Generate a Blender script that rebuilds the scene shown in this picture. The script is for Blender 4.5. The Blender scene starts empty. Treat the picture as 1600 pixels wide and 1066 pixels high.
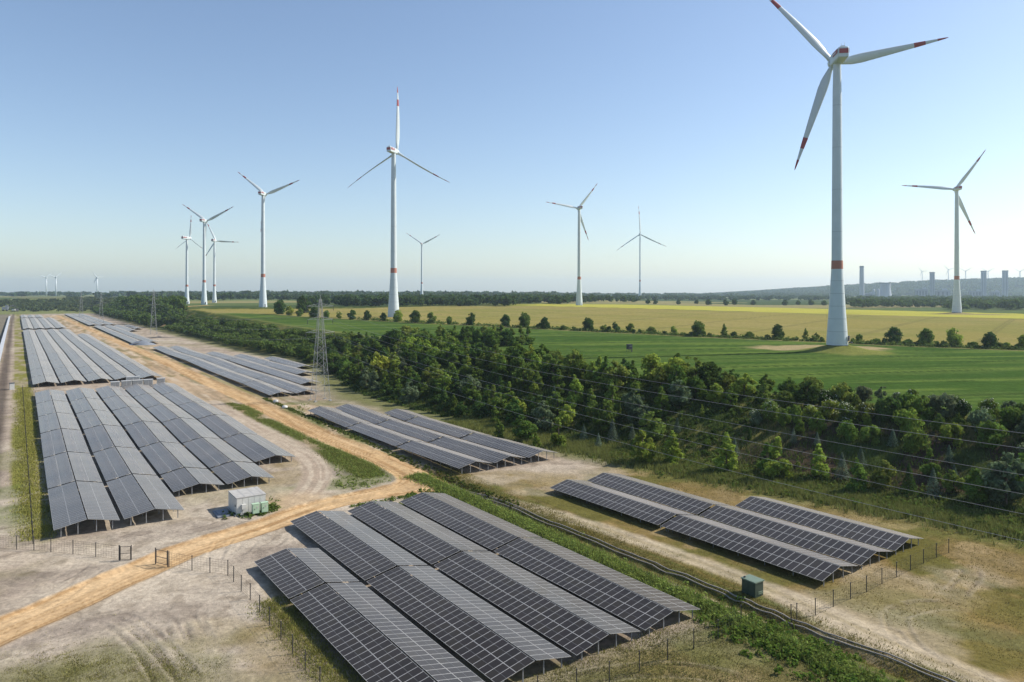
import bpy, math, random
import numpy as np
from mathutils import Vector, Matrix

random.seed(7)
RNG = np.random.default_rng(7)
SC = bpy.context.scene
COL = SC.collection

# ------------------------------------------------------------------ camera, sky, sun, exposure
CAM_H = 36.0            # drone height above the solar field
FPX, CX, HY = 1130.0, 800.0, 457.0     # focal length, centre column and horizon row in photograph pixels
cam = bpy.data.cameras.new("camera")
cam.sensor_width = 36.0
cam.lens = FPX / 1600.0 * 36.0
cam.shift_y = -(533.0 - HY) / 1600.0
cam.clip_start, cam.clip_end = 0.5, 60000.0
cam_o = bpy.data.objects.new("camera", cam)
cam_o.location = (0, 0, CAM_H)
cam_o.rotation_euler = (math.radians(90), 0, 0)
COL.objects.link(cam_o)
SC.camera = cam_o

SUN_AZ, SUN_EL = math.radians(75), math.radians(40)
W = bpy.data.worlds.new("World")
SC.world = W
W.use_nodes = True
wn = W.node_tree
sky = wn.nodes.new("ShaderNodeTexSky")
sky.sky_type = 'NISHITA'
sky.sun_disc = False
sky.sun_elevation = SUN_EL
sky.sun_rotation = SUN_AZ
sky.altitude = 100
sky.air_density = 1.0
sky.dust_density = 0.8
sky.ozone_density = 1.3
bg = wn.nodes["Background"]
tint = wn.nodes.new("ShaderNodeVectorMath"); tint.operation = 'MULTIPLY'
tint.inputs[1].default_value = (1.0, 1.0, 1.02)
wn.links.new(sky.outputs[0], tint.inputs[0])
wn.links.new(tint.outputs[0], bg.inputs[0])
bg.inputs[1].default_value = 0.12

sl = bpy.data.lights.new("sun", 'SUN')
sl.energy = 5.0
sl.angle = math.radians(0.5)
sl.color = (1.0, 0.93, 0.82)
so = bpy.data.objects.new("sun", sl)
sd = Vector((math.sin(SUN_AZ) * math.cos(SUN_EL), math.cos(SUN_AZ) * math.cos(SUN_EL), math.sin(SUN_EL)))
so.rotation_euler = sd.to_track_quat('Z', 'Y').to_euler()
so.location = (0, 0, 400)
COL.objects.link(so)

SC.view_settings.view_transform = 'Standard'
SC.view_settings.look = 'None'
SC.view_settings.exposure = 0.4
SC.view_settings.gamma = 1.0
SC.render.engine = 'CYCLES'
SC.cycles.use_denoising = True
SC.cycles.max_bounces = 6
SC.cycles.diffuse_bounces = 3
SC.cycles.glossy_bounces = 2
SC.cycles.transparent_max_bounces = 8
SC.cycles.volume_bounces = 1
SC.cycles.caustics_reflective = False
SC.cycles.caustics_refractive = False

# ------------------------------------------------------------------ numpy noise
def _hash(ix, iy, seed):
    h = (ix.astype(np.int64) * 374761393 + iy.astype(np.int64) * 668265263 + seed * 974634777) & 0xFFFFFFFF
    h = ((h ^ (h >> 13)) * 1274126177) & 0xFFFFFFFF
    return ((h ^ (h >> 16)) & 0xFFFF) / 65535.0

def vnoise(x, y, seed=0):
    ix, iy = np.floor(x), np.floor(y)
    fx, fy = x - ix, y - iy
    fx = fx * fx * fx * (fx * (fx * 6 - 15) + 10)
    fy = fy * fy * fy * (fy * (fy * 6 - 15) + 10)
    ix = ix.astype(np.int64); iy = iy.astype(np.int64)
    a = _hash(ix, iy, seed); b = _hash(ix + 1, iy, seed)
    c = _hash(ix, iy + 1, seed); d = _hash(ix + 1, iy + 1, seed)
    return (a + (b - a) * fx) * (1 - fy) + (c + (d - c) * fx) * fy

def fbm(x, y, octv=4, seed=0):
    v = 0.0; amp = 0.5; tot = 0.0
    for o in range(octv):
        v = v + amp * vnoise(x * 2 ** o + 17.3 * o, y * 2 ** o - 9.1 * o, seed + o)
        tot += amp; amp *= 0.5
    return v / tot

def sstep(a, b, x):
    t = np.clip((x - a) / (b - a), 0, 1)
    return t * t * (3 - 2 * t)

# ------------------------------------------------------------------ row coordinates and terrain
TH = math.atan(775.0 / FPX)            # the solar rows run this far left of straight ahead
CT, ST = math.cos(TH), math.sin(TH)
def to_st(x, y): return -x * ST + y * CT, x * CT + y * ST
def to_xy(s, t): return -s * ST + t * CT, s * CT + t * ST

FOOT_S = [-400, -60, 0, 56, 100, 141, 190, 237, 270, 300, 340, 365, 420, 470, 527, 710, 1069, 1500]
FOOT_T = [150, 142, 133, 123, 113, 106, 100, 99, 104, 113, 120, 124, 122, 119, 118, 117, 118, 118]
def foot(s): return np.interp(s, FOOT_S, FOOT_T)
BANK_W = 40.0
MOUNDS = []       # (x, y, radius, height): raised turbine pads

def plateau(x, y):
    return 11 + 7 * sstep(350, 850, y) * sstep(600, 0, x)

def height(x, y):
    x = np.atleast_1d(np.asarray(x, float)); y = np.atleast_1d(np.asarray(y, float))
    s, t = to_st(x, y)
    e = sstep(0, 1, (t - foot(s)) / BANK_W)
    pit = 1 - sstep(1500, 2100, s)
    z = plateau(x, y) * (1 - pit * (1 - e))
    # drainage ditch between the near block and the sandy path
    d = t - 68.6 - 0.6 * np.sin(s * 0.05)
    z = z - 0.55 * np.exp(-(d / 0.9) ** 2) * sstep(5, 20, s) * sstep(175, 140, s)
    # far ridge on the right behind the power station, faint swells on the left
    m = y > 3400
    if m.any():
        xm, ym = x[m], y[m]
        prof = sstep(1300, 3300, xm) * 88 + sstep(2600, 4200, xm) * 30
        rough = 8 * fbm(xm / 260.0, ym / 260.0, 3, 5)
        dz = (prof + rough * sstep(1500, 2200, xm)) * sstep(4000, 5200, ym) * sstep(9000, 6500, ym)
        dz = dz + 20 * sstep(3500, 6000, ym) * fbm(xm / 1500.0, ym / 1500.0, 2, 9) * sstep(800, -400, xm)
        z = np.array(z); z[m] += dz
    for (mx, my, r, hh) in MOUNDS:
        z = z + hh * np.exp(-((x - mx) ** 2 + (y - my) ** 2) / (r * r))
    return z

_YS = np.geomspace(30, 14000, 420)
def at(px, py):
    """ground point under a pixel of the photograph"""
    ys = _YS
    for _ in range(2):
        X = (px - CX) / FPX * ys
        Z = CAM_H - (py - HY) / FPX * ys
        below = np.nonzero(Z <= height(X, ys))[0]
        i = below[0] if len(below) else len(ys) - 1
        ys = np.linspace(ys[max(0, i - 1)], ys[i], 40)
    X = (px - CX) / FPX * ys
    below = np.nonzero(CAM_H - (py - HY) / FPX * ys <= height(X, ys))[0]
    i = below[0] if len(below) else len(ys) - 1
    return float(X[i]), float(ys[i]), gz(X[i], ys[i])
def gz(x, y): return float(height(x, y)[0])

# ------------------------------------------------------------------ materials
def new_mat(name):
    m = bpy.data.materials.new(name); m.use_nodes = True
    nt = m.node_tree
    return m, nt, nt.nodes["Principled BSDF"]

def simple(name, col, rough=0.6, metal=0.0, var=0.12, scale=3.0, spec=0.5):
    m, nt, p = new_mat(name)
    tc = nt.nodes.new("ShaderNodeTexCoord")
    n = nt.nodes.new("ShaderNodeTexNoise"); n.inputs["Scale"].default_value = scale; n.inputs["Detail"].default_value = 5
    nt.links.new(tc.outputs["Object"], n.inputs["Vector"])
    r = nt.nodes.new("ShaderNodeMapRange")
    r.inputs["From Min"].default_value = 0.3; r.inputs["From Max"].default_value = 0.7
    r.inputs["To Min"].default_value = 1 - var; r.inputs["To Max"].default_value = 1 + var
    nt.links.new(n.outputs["Fac"], r.inputs["Value"])
    mx = nt.nodes.new("ShaderNodeVectorMath"); mx.operation = 'SCALE'
    mx.inputs[0].default_value = col
    nt.links.new(r.outputs[0], mx.inputs["Scale"])
    nt.links.new(mx.outputs[0], p.inputs["Base Color"])
    p.inputs["Roughness"].default_value = rough
    p.inputs["Metallic"].default_value = metal
    p.inputs["Specular IOR Level"].default_value = spec
    return m

def leaf_mat(name, transl=0.35):
    """foliage: the object's own colour, varied over the crown"""
    m, nt, p = new_mat(name)
    nt.nodes.remove(p)
    out = nt.nodes["Material Output"]
    oi = nt.nodes.new("ShaderNodeObjectInfo")
    geo = nt.nodes.new("ShaderNodeNewGeometry")
    n = nt.nodes.new("ShaderNodeTexNoise"); n.inputs["Scale"].default_value = 0.55; n.inputs["Detail"].default_value = 3
    nt.links.new(geo.outputs["Position"], n.inputs["Vector"])
    add = nt.nodes.new("ShaderNodeMath"); add.operation = 'ADD'
    sc1 = nt.nodes.new("ShaderNodeMath"); sc1.operation = 'MULTIPLY'; sc1.inputs[1].default_value = 0.5
    nt.links.new(geo.outputs["Random Per Island"], sc1.inputs[0])
    nt.links.new(sc1.outputs[0], add.inputs[0]); nt.links.new(n.outputs["Fac"], add.inputs[1])
    hsv = nt.nodes.new("ShaderNodeHueSaturation")
    mr = nt.nodes.new("ShaderNodeMapRange")
    mr.inputs["From Min"].default_value = 0.35; mr.inputs["From Max"].default_value = 1.15
    mr.inputs["To Min"].default_value = 0.6; mr.inputs["To Max"].default_value = 1.45
    nt.links.new(add.outputs[0], mr.inputs["Value"])
    nt.links.new(mr.outputs[0], hsv.inputs["Value"])
    mh = nt.nodes.new("ShaderNodeMapRange")
    mh.inputs["To Min"].default_value = 0.488; mh.inputs["To Max"].default_value = 0.522
    nt.links.new(geo.outputs["Random Per Island"], mh.inputs["Value"])
    nt.links.new(mh.outputs[0], hsv.inputs["Hue"])
    nt.links.new(oi.outputs["Color"], hsv.inputs["Color"])
    d = nt.nodes.new("ShaderNodeBsdfDiffuse"); t = nt.nodes.new("ShaderNodeBsdfTranslucent")
    nt.links.new(hsv.outputs[0], d.inputs["Color"]); nt.links.new(hsv.outputs[0], t.inputs["Color"])
    mix = nt.nodes.new("ShaderNodeMixShader"); mix.inputs[0].default_value = transl
    nt.links.new(d.outputs[0], mix.inputs[1]); nt.links.new(t.outputs[0], mix.inputs[2])
    nt.links.new(mix.outputs[0], out.inputs["Surface"])
    return m

def glass_mat():
    m, nt, p = new_mat("solar_glass")
    oi = nt.nodes.new("ShaderNodeObjectInfo"); geo = nt.nodes.new("ShaderNodeNewGeometry")
    add = nt.nodes.new("ShaderNodeMath"); add.operation = 'ADD'
    nt.links.new(oi.outputs["Random"], add.inputs[0]); nt.links.new(geo.outputs["Random Per Island"], add.inputs[1])
    fr = nt.nodes.new("ShaderNodeMath"); fr.operation = 'FRACT'
    nt.links.new(add.outputs[0], fr.inputs[0])
    cr = nt.nodes.new("ShaderNodeValToRGB")
    e = cr.color_ramp.elements
    e[0].color = (0.016, 0.014, 0.013, 1); e[1].color = (0.022, 0.019, 0.015, 1)
    x = cr.color_ramp.elements.new(0.5); x.color = (0.019, 0.016, 0.016, 1)
    nt.links.new(fr.outputs[0], cr.inputs[0])
    n = nt.nodes.new("ShaderNodeTexNoise"); n.inputs["Scale"].default_value = 0.35; n.inputs["Detail"].default_value = 6
    nt.links.new(geo.outputs["Position"], n.inputs["Vector"])
    mr = nt.nodes.new("ShaderNodeMapRange"); mr.inputs["To Min"].default_value = 0.09; mr.inputs["To Max"].default_value = 0.20
    nt.links.new(n.outputs["Fac"], mr.inputs["Value"])
    nt.links.new(mr.outputs[0], p.inputs["Roughness"])
    nt.links.new(cr.outputs[0], p.inputs["Base Color"])
    p.inputs["IOR"].default_value = 1.33
    p.inputs["Specular IOR Level"].default_value = 0.25
    # pale dust colour mixed in by view angle, standing in for glass sheen
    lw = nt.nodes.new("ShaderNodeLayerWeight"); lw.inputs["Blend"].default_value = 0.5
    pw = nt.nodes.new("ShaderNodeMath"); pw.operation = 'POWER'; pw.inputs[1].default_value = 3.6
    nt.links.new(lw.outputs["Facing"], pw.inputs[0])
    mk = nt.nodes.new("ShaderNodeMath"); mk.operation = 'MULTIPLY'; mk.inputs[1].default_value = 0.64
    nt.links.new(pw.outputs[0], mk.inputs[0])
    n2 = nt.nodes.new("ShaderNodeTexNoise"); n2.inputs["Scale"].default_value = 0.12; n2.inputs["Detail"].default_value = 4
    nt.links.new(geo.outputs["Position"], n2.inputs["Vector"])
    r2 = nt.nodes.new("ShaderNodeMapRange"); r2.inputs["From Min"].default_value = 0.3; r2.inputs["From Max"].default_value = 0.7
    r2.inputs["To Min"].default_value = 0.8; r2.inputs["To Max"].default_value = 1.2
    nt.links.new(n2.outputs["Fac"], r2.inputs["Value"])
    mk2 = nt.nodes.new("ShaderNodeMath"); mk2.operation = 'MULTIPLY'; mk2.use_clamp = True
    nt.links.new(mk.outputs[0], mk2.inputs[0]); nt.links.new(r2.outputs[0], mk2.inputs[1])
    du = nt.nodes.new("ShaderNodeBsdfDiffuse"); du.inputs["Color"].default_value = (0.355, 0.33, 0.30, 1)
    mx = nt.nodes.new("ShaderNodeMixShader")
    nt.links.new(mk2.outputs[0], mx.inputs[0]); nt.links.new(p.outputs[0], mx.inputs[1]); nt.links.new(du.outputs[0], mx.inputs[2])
    nt.links.new(mx.outputs[0], nt.nodes["Material Output"].inputs["Surface"])
    return m

def ground_mat():
    m, nt, p = new_mat("terrain_surface")
    a = nt.nodes.new("ShaderNodeVertexColor"); a.layer_name = "albedo"
    r = nt.nodes.new("ShaderNodeAttribute"); r.attribute_name = "tuft"
    geo = nt.nodes.new("ShaderNodeNewGeometry")
    n1 = nt.nodes.new("ShaderNodeTexNoise"); n1.inputs["Scale"].default_value = 1.6; n1.inputs["Detail"].default_value = 7; n1.inputs["Roughness"].default_value = 0.72
    n2 = nt.nodes.new("ShaderNodeTexNoise"); n2.inputs["Scale"].default_value = 0.35; n2.inputs["Detail"].default_value = 5
    for n in (n1, n2): nt.links.new(geo.outputs["Position"], n.inputs["Vector"])
    m1 = nt.nodes.new("ShaderNodeMapRange"); m1.inputs["From Min"].default_value = 0.25; m1.inputs["From Max"].default_value = 0.75
    m1.inputs["To Min"].default_value = 0.62; m1.inputs["To Max"].default_value = 1.36
    nt.links.new(n1.outputs["Fac"], m1.inputs["Value"])
    m2 = nt.nodes.new("ShaderNodeMapRange"); m2.inputs["From Min"].default_value = 0.3; m2.inputs["From Max"].default_value = 0.7
    m2.inputs["To Min"].default_value = 0.86; m2.inputs["To Max"].default_value = 1.14
    nt.links.new(n2.outputs["Fac"], m2.inputs["Value"])
    mu = nt.nodes.new("ShaderNodeMath"); mu.operation = 'MULTIPLY'
    nt.links.new(m1.outputs[0], mu.inputs[0]); nt.links.new(m2.outputs[0], mu.inputs[1])
    sc = nt.nodes.new("ShaderNodeVectorMath"); sc.operation = 'SCALE'
    nt.links.new(a.outputs[0], sc.inputs[0]); nt.links.new(mu.outputs[0], sc.inputs["Scale"])
    nt.links.new(sc.outputs[0], p.inputs["Base Color"])
    b = nt.nodes.new("ShaderNodeBump"); b.inputs["Distance"].default_value = 0.25
    nt.links.new(r.outputs["Fac"], b.inputs["Strength"])
    nt.links.new(n1.outputs["Fac"], b.inputs["Height"])
    nt.links.new(b.outputs[0], p.inputs["Normal"])
    p.inputs["Roughness"].default_value = 1.0
    p.inputs["Specular IOR Level"].default_value = 0.0
    return m

M = dict(
    ground=ground_mat(), glass=glass_mat(), leaf=leaf_mat("foliage", 0.42), grass=leaf_mat("grass_blades", 0.25),
    alu=simple("aluminium_frame", (0.45, 0.44, 0.42), 0.4, 0.2, 0.08),
    silver=simple("silver_strip", (0.12, 0.12, 0.12), 0.4, 0.0, 0.05),
    steel=simple("galvanised_steel", (0.24, 0.245, 0.25), 0.5, 0.2, 0.15),
    pylon=simple("weathered_lattice_steel", (0.29, 0.30, 0.30), 0.6, 0.1, 0.2),
    bark=simple("bark", (0.10, 0.075, 0.055), 0.9, 0, 0.3),
    white=simple("turbine_white", (0.53, 0.59, 0.61), 0.4, 0, 0.04, 0.3),
    red=simple("signal_red", (0.30, 0.045, 0.045), 0.45, 0, 0.06),
    orange=simple("faded_signal_orange", (0.38, 0.15, 0.10), 0.5, 0, 0.06),
    dark=simple("dark_metal", (0.04, 0.04, 0.045), 0.6, 0, 0.2),
    post=simple("fence_post_brown", (0.05, 0.045, 0.04), 0.7, 0, 0.2),
    kiosk=simple("kiosk_green", (0.028, 0.050, 0.036), 0.5, 0, 0.1),
    kioskroof=simple("kiosk_roof_green", (0.13, 0.18, 0.13), 0.5, 0, 0.1),
    cont=simple("container_white", (0.54, 0.54, 0.51), 0.5, 0, 0.07),
    cabin=simple("cabinet_pale_green", (0.36, 0.50, 0.36), 0.5, 0, 0.06),
    concrete=simple("concrete", (0.36, 0.35, 0.33), 0.85, 0, 0.12, 1.5),
    blossom=simple("pale_blossom", (0.42, 0.44, 0.32), 0.9, 0, 0.1),
    joint=simple("tower_joint_grey", (0.40, 0.45, 0.47), 0.6, 0, 0.05),
    pipe=simple("pipe_grey", (0.27, 0.24, 0.20), 0.6, 0, 0.2),
    wire=simple("conductor_wire", (0.33, 0.33, 0.33), 0.45, 0.3, 0.1),
    plant=simple("power_station_grey", (0.30, 0.33, 0.37), 0.7, 0, 0.12, 0.02),
    plantd=simple("power_station_dark", (0.17, 0.19, 0.22), 0.7, 0, 0.12, 0.02),
    conveyor=simple("conveyor_cover", (0.50, 0.51, 0.52), 0.5, 0.1, 0.1),
)

# ------------------------------------------------------------------ object helpers
def obj(name, mesh, parent=None, kind=None, label=None, cat=None, group=None):
    o = bpy.data.objects.new(name, mesh)
    COL.objects.link(o)
    if parent is not None: o.parent = parent
    tag(o, label, cat, group, kind)
    return o

def tag(o, label=None, cat=None, group=None, kind=None):
    if label: o["label"] = label
    if cat: o["category"] = cat
    if group: o["group"] = group
    if kind: o["kind"] = kind
    return o

def thing(name, loc, rz=0.0, label=None, cat=None, group=None):
    o = obj(name, None, None, None, label, cat, group)
    o.location = loc
    o.rotation_euler = (0, 0, rz)
    o.empty_display_size = 0.3
    return o

class MB:
    """collects simple shapes, then becomes one mesh"""
    def __init__(self): self.v = []; self.f = []; self.m = []; self.sm = []
    def add(self, vs, fs, mi=0, smooth=False):
        b = len(self.v)
        self.v += [tuple(v) for v in vs]
        for f in fs:
            self.f.append(tuple(b + i for i in f)); self.m.append(mi); self.sm.append(smooth)
    def box(self, c, size, mi=0, rz=0.0, top=1.0):
        hx, hy, hz = size[0] / 2, size[1] / 2, size[2] / 2
        cs, sn = math.cos(rz), math.sin(rz)
        vs = []
        for z in (-hz, hz):
            k = top if z > 0 else 1.0
            for x, y in ((-hx * k, -hy * k), (hx * k, -hy * k), (hx * k, hy * k), (-hx * k, hy * k)):
                vs.append((c[0] + x * cs - y * sn, c[1] + x * sn + y * cs, c[2] + z))
        self.add(vs, [(3, 2, 1, 0), (4, 5, 6, 7), (0, 1, 5, 4), (1, 2, 6, 5), (2, 3, 7, 6), (3, 0, 4, 7)], mi)
    def bar(self, a, b, r, mi=0, n=4, r2=None, smooth=False, caps=True):
        a, b = Vector(a), Vector(b)
        d = (b - a)
        if d.length < 1e-6: return
        d.normalize()
        u = d.orthogonal().normalized() if abs(d.z) > 0.99 else d.cross(Vector((0, 0, 1))).normalized()
        w = d.cross(u)
        r2 = r if r2 is None else r2
        vs = []
        for p, rr in ((a, r), (b, r2)):
            for k in range(n):
                an = 2 * math.pi * (k + 0.5) / n
                vs.append(p + (u * math.cos(an) + w * math.sin(an)) * rr)
        fs = [(k, (k + 1) % n, n + (k + 1) % n, n + k) for k in range(n)]
        if caps: fs += [tuple(range(n - 1, -1, -1)), tuple(range(n, 2 * n))]
        self.add(vs, fs, mi, smooth)
    def lathe(self, prof, n=24, mi=0, c=(0, 0), smooth=True, cap=True):
        vs = []; fs = []
        for (r, z) in prof:
            for k in range(n):
                a = 2 * math.pi * k / n
                vs.append((c[0] + r * math.cos(a), c[1] + r * math.sin(a), z))
        for j in range(len(prof) - 1):
            for k in range(n):
                fs.append((j * n + k, j * n + (k + 1) % n, (j + 1) * n + (k + 1) % n, (j + 1) * n + k))
        self.add(vs, fs, mi, smooth)
        if cap:
            self.add(vs[-n:], [tuple(range(n))], mi, False)
    def path(self, pts, r, mi=0, n=5):
        pts = [Vector(p) for p in pts]
        vs = []; fs = []
        for i, p in enumerate(pts):
            d = (pts[min(i + 1, len(pts) - 1)] - pts[max(i - 1, 0)]).normalized()
            u = d.cross(Vector((0, 0, 1))).normalized(); w = u.cross(d)
            for k in range(n):
                a = 2 * math.pi * k / n
                vs.append(p + (u * math.cos(a) + w * math.sin(a)) * r)
        for i in range(len(pts) - 1):
            for k in range(n):
                fs.append((i * n + k, i * n + (k + 1) % n, (i + 1) * n + (k + 1) % n, (i + 1) * n + k))
        self.add(vs, fs, mi, True)
    def mesh(self, name, mats):
        me = bpy.data.meshes.new(name)
        me.from_pydata(self.v, [], self.f)
        for x in mats: me.materials.append(M[x])
        me.polygons.foreach_set("material_index", np.array(self.m, dtype=np.int32))
        me.polygons.foreach_set("use_smooth", np.array(self.sm, dtype=bool))
        me.update()
        return me

def np_mesh(name, V, F, mat):
    """V (n,3), F (m,3 or 4) arrays to a mesh"""
    me = bpy.data.meshes.new(name)
    k = F.shape[1]
    me.vertices.add(len(V)); me.vertices.foreach_set("co", np.ascontiguousarray(V, dtype=np.float32).ravel())
    me.loops.add(F.size); me.loops.foreach_set("vertex_index", np.ascontiguousarray(F, dtype=np.int32).ravel())
    me.polygons.add(len(F))
    me.polygons.foreach_set("loop_start", np.arange(0, F.size, k, dtype=np.int32))
    me.polygons.foreach_set("loop_total", np.full(len(F), k, dtype=np.int32))
    me.materials.append(M[mat])
    me.update(calc_edges=True)
    return me

# ------------------------------------------------------------------ where the turbines stand (needed for their earth pads)
# name key: base pixel, hub pixel, angle of rotor axis to the line of sight, blade phase, blade pitch, label
TURB = [
    ((1308, 550), (1304, 92), -16, 11, 8, "largest wind turbine, bluish white, standing in the green field, blade cut by frame top"),
    ((615, 495), (618, 236), 28, 88, 62, "white wind turbine left of centre with one blade pointing straight up"),
    ((411, 480), (412, 303), 26, 21, 20, "white wind turbine between the left trio and the straight-up one"),
    ((319, 476), (319, 345), 31, 26, 20, "white wind turbine in the middle of the overlapping left trio"),
    ((292, 475), (294, 372), 47, 86, 40, "leftmost turbine of the trio, one blade straight up"),
    ((335, 473), (336, 376), 22, 116, 20, "smaller turbine of the trio with red nacelle and level right blade"),
    ((659, 466), (659, 381), 18, 26, 25, "distant slim turbine just right of the straight-up one"),
    ((905, 477), (904, 325), -20, 50, 15, "turbine right of centre beyond the tan field, blade reaching left"),
    ((1000, 467), (1000, 366), 8, 92, 50, "slim turbine with thin bladed Y shape upright, right of centre"),
    ((1495, 491), (1497, 295), -21, 53, 15, "turbine at right edge by the yellow strip, blade level to left"),
]
TB = [at(*t[0]) for t in TURB]
MOUNDS.append((TB[0][0] + 1, TB[0][1], 11, 3.3))
MOUNDS.append((TB[9][0], TB[9][1], 16, 2.2))
MOUNDS.append((TB[7][0] - 30, TB[7][1], 14, 1.2))

def px_line(pts): return np.array([at(*p)[:2] for p in pts])
def poly_dist(x, y, pts):
    """distance to a polyline and distance along it"""
    if x.ndim == 2:
        lo, hi = pts.min(0) - 32, pts.max(0) + 32
        m = (x > lo[0]) & (x < hi[0]) & (y > lo[1]) & (y < hi[1])
        B = np.full(x.shape, 1e3); A_ = np.zeros(x.shape); S_ = np.ones(x.shape)
        if m.any(): B[m], A_[m], S_[m] = poly_dist(x[m], y[m], pts)
        return B, A_, S_
    best = np.full(x.shape, 1e9); along = np.zeros(x.shape); side = np.zeros(x.shape)
    acc = 0.0
    for (ax, ay), (bx, by) in zip(pts[:-1], pts[1:]):
        dx, dy = bx - ax, by - ay
        L2 = dx * dx + dy * dy + 1e-9
        u = np.clip(((x - ax) * dx + (y - ay) * dy) / L2, 0, 1)
        ex, ey = x - (ax + u * dx), y - (ay + u * dy)
        d = np.sqrt(ex * ex + ey * ey)
        k = d < best
        best = np.where(k, d, best)
        along = np.where(k, acc + u * math.sqrt(L2), along)
        side = np.where(k, np.sign(ex * dy - ey * dx), side)
        acc += math.sqrt(L2)
    return best, along, side

def inside(a, pts):
    L = np.sqrt((np.diff(pts, axis=0) ** 2).sum(1)).sum()
    return sstep(.02, 1.5, a) * sstep(L - .02, L - 1.5, a)

def smooth_line(pts, n=2):
    for _ in range(n):
        q = [pts[0]]
        for a, b in zip(pts[:-1], pts[1:]):
            q += [a * 0.75 + b * 0.25, a * 0.25 + b * 0.75]
        q.append(pts[-1]); pts = np.array(q)
    return pts

ROAD_PX = [(88, 493), (110, 502), (150, 519), (200, 541), (250, 561), (300, 586), (400, 630), (480, 670), (520, 687), (560, 702), (600, 718),
           (630, 733), (648, 745), (642, 757), (610, 767), (560, 777), (500, 790), (400, 827), (300, 856), (225, 889), (175, 910), (100, 945), (0, 987), (-90, 1030)]
ROAD = smooth_line(px_line(ROAD_PX))
APRON = smooth_line(px_line([(560, 704), (610, 722), (645, 738), (672, 751), (684, 759), (668, 764), (630, 766), (590, 772)]))
RST = np.array([to_st(*q) for q in ROAD]); RST = RST[(RST[:, 0] > 132) & (RST[:, 1] > 55)]
SIDE = smooth_line(px_line([(330, 628), (400, 668), (450, 691), (488, 718), (497, 740), (488, 762), (465, 785)]))
PATH = smooth_line(px_line([(660, 752), (760, 780), (830, 792), (960, 832), (1100, 880), (1250, 940), (1400, 1008), (1540, 1066), (1700, 1130)]))
PIPE = smooth_line(px_line([(690, 757), (740, 772), (800, 791), (850, 815), (882, 826), (912, 838), (940, 850), (970, 863), (990, 871), (1017, 880), (1037, 892), (1062, 898),
                            (1095, 912), (1130, 926), (1147, 936), (1166, 941), (1186, 951), (1215, 961), (1236, 973), (1265, 982), (1292, 995),
                            (1317, 1003), (1375, 1022), (1425, 1042), (1465, 1060), (1510, 1078)]), 1)
DITCH = px_line([(700, 760), (800, 803), (900, 848), (1045, 908), (1200, 972), (1300, 1022), (1420, 1085)])
UPPER = px_line([(262, 505), (266, 492), (272, 484), (290, 479), (330, 477)])       # dirt ramp up to the turbines
HEDGE = px_line([(1900, 556), (1600, 547), (1440, 541), (1340, 537), (1215, 531), (1090, 526), (1000, 521), (910, 517), (820, 512), (740, 508),
                 (650, 504), (560, 499), (470, 494), (430, 491), (380, 489)])
TANEND = px_line([(1900, 507), (1600, 498.5), (1400, 493), (1200, 488), (1000, 482), (850, 478.5), (700, 478), (560, 482), (420, 483)])
YELEND = px_line([(1900, 499), (1600, 490.5), (1400, 485.5), (1200, 480.5), (1000, 476.5), (850, 475), (700, 475.5), (560, 479), (420, 481)])
RUTS = [smooth_line(px_line(p)) for p in (
    [(0, 905), (50, 915), (100, 905), (130, 880)], [(0, 925), (60, 930), (120, 912)],
    [(165, 968), (200, 985), (235, 1020), (262, 1066)], [(185, 962), (225, 985), (265, 1025), (300, 1066)],
    [(60, 1000), (120, 978), (180, 965), (230, 960)], [(30, 1040), (110, 1010), (190, 1000)],
    [(330, 880), (345, 850), (360, 838)], [(355, 872), (378, 862), (392, 845)],
    [(190, 845), (205, 835), (250, 828), (310, 815)], [(285, 960), (300, 985), (308, 1003)], [(272, 975), (285, 995)], [(300, 968), (318, 1005)],
    [(210, 832), (260, 838), (320, 826), (360, 812)], [(395, 870), (425, 880), (455, 868)], [(40, 960), (90, 935), (130, 905), (150, 890)],
    [(1372, 995), (1385, 985), (1398, 998), (1412, 1012)], [(1400, 955), (1398, 975), (1420, 1010), (1470, 1040)],
    [(1420, 950), (1400, 958), (1440, 945), (1490, 945)], [(880, 1066), (980, 1046), (1080, 1045), (1160, 1066)],
    [(1490, 930), (1515, 905), (1518, 890), (1500, 885)], [(410, 905), (440, 890), (452, 875)], [(400, 860), (430, 850), (440, 838)])]
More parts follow.
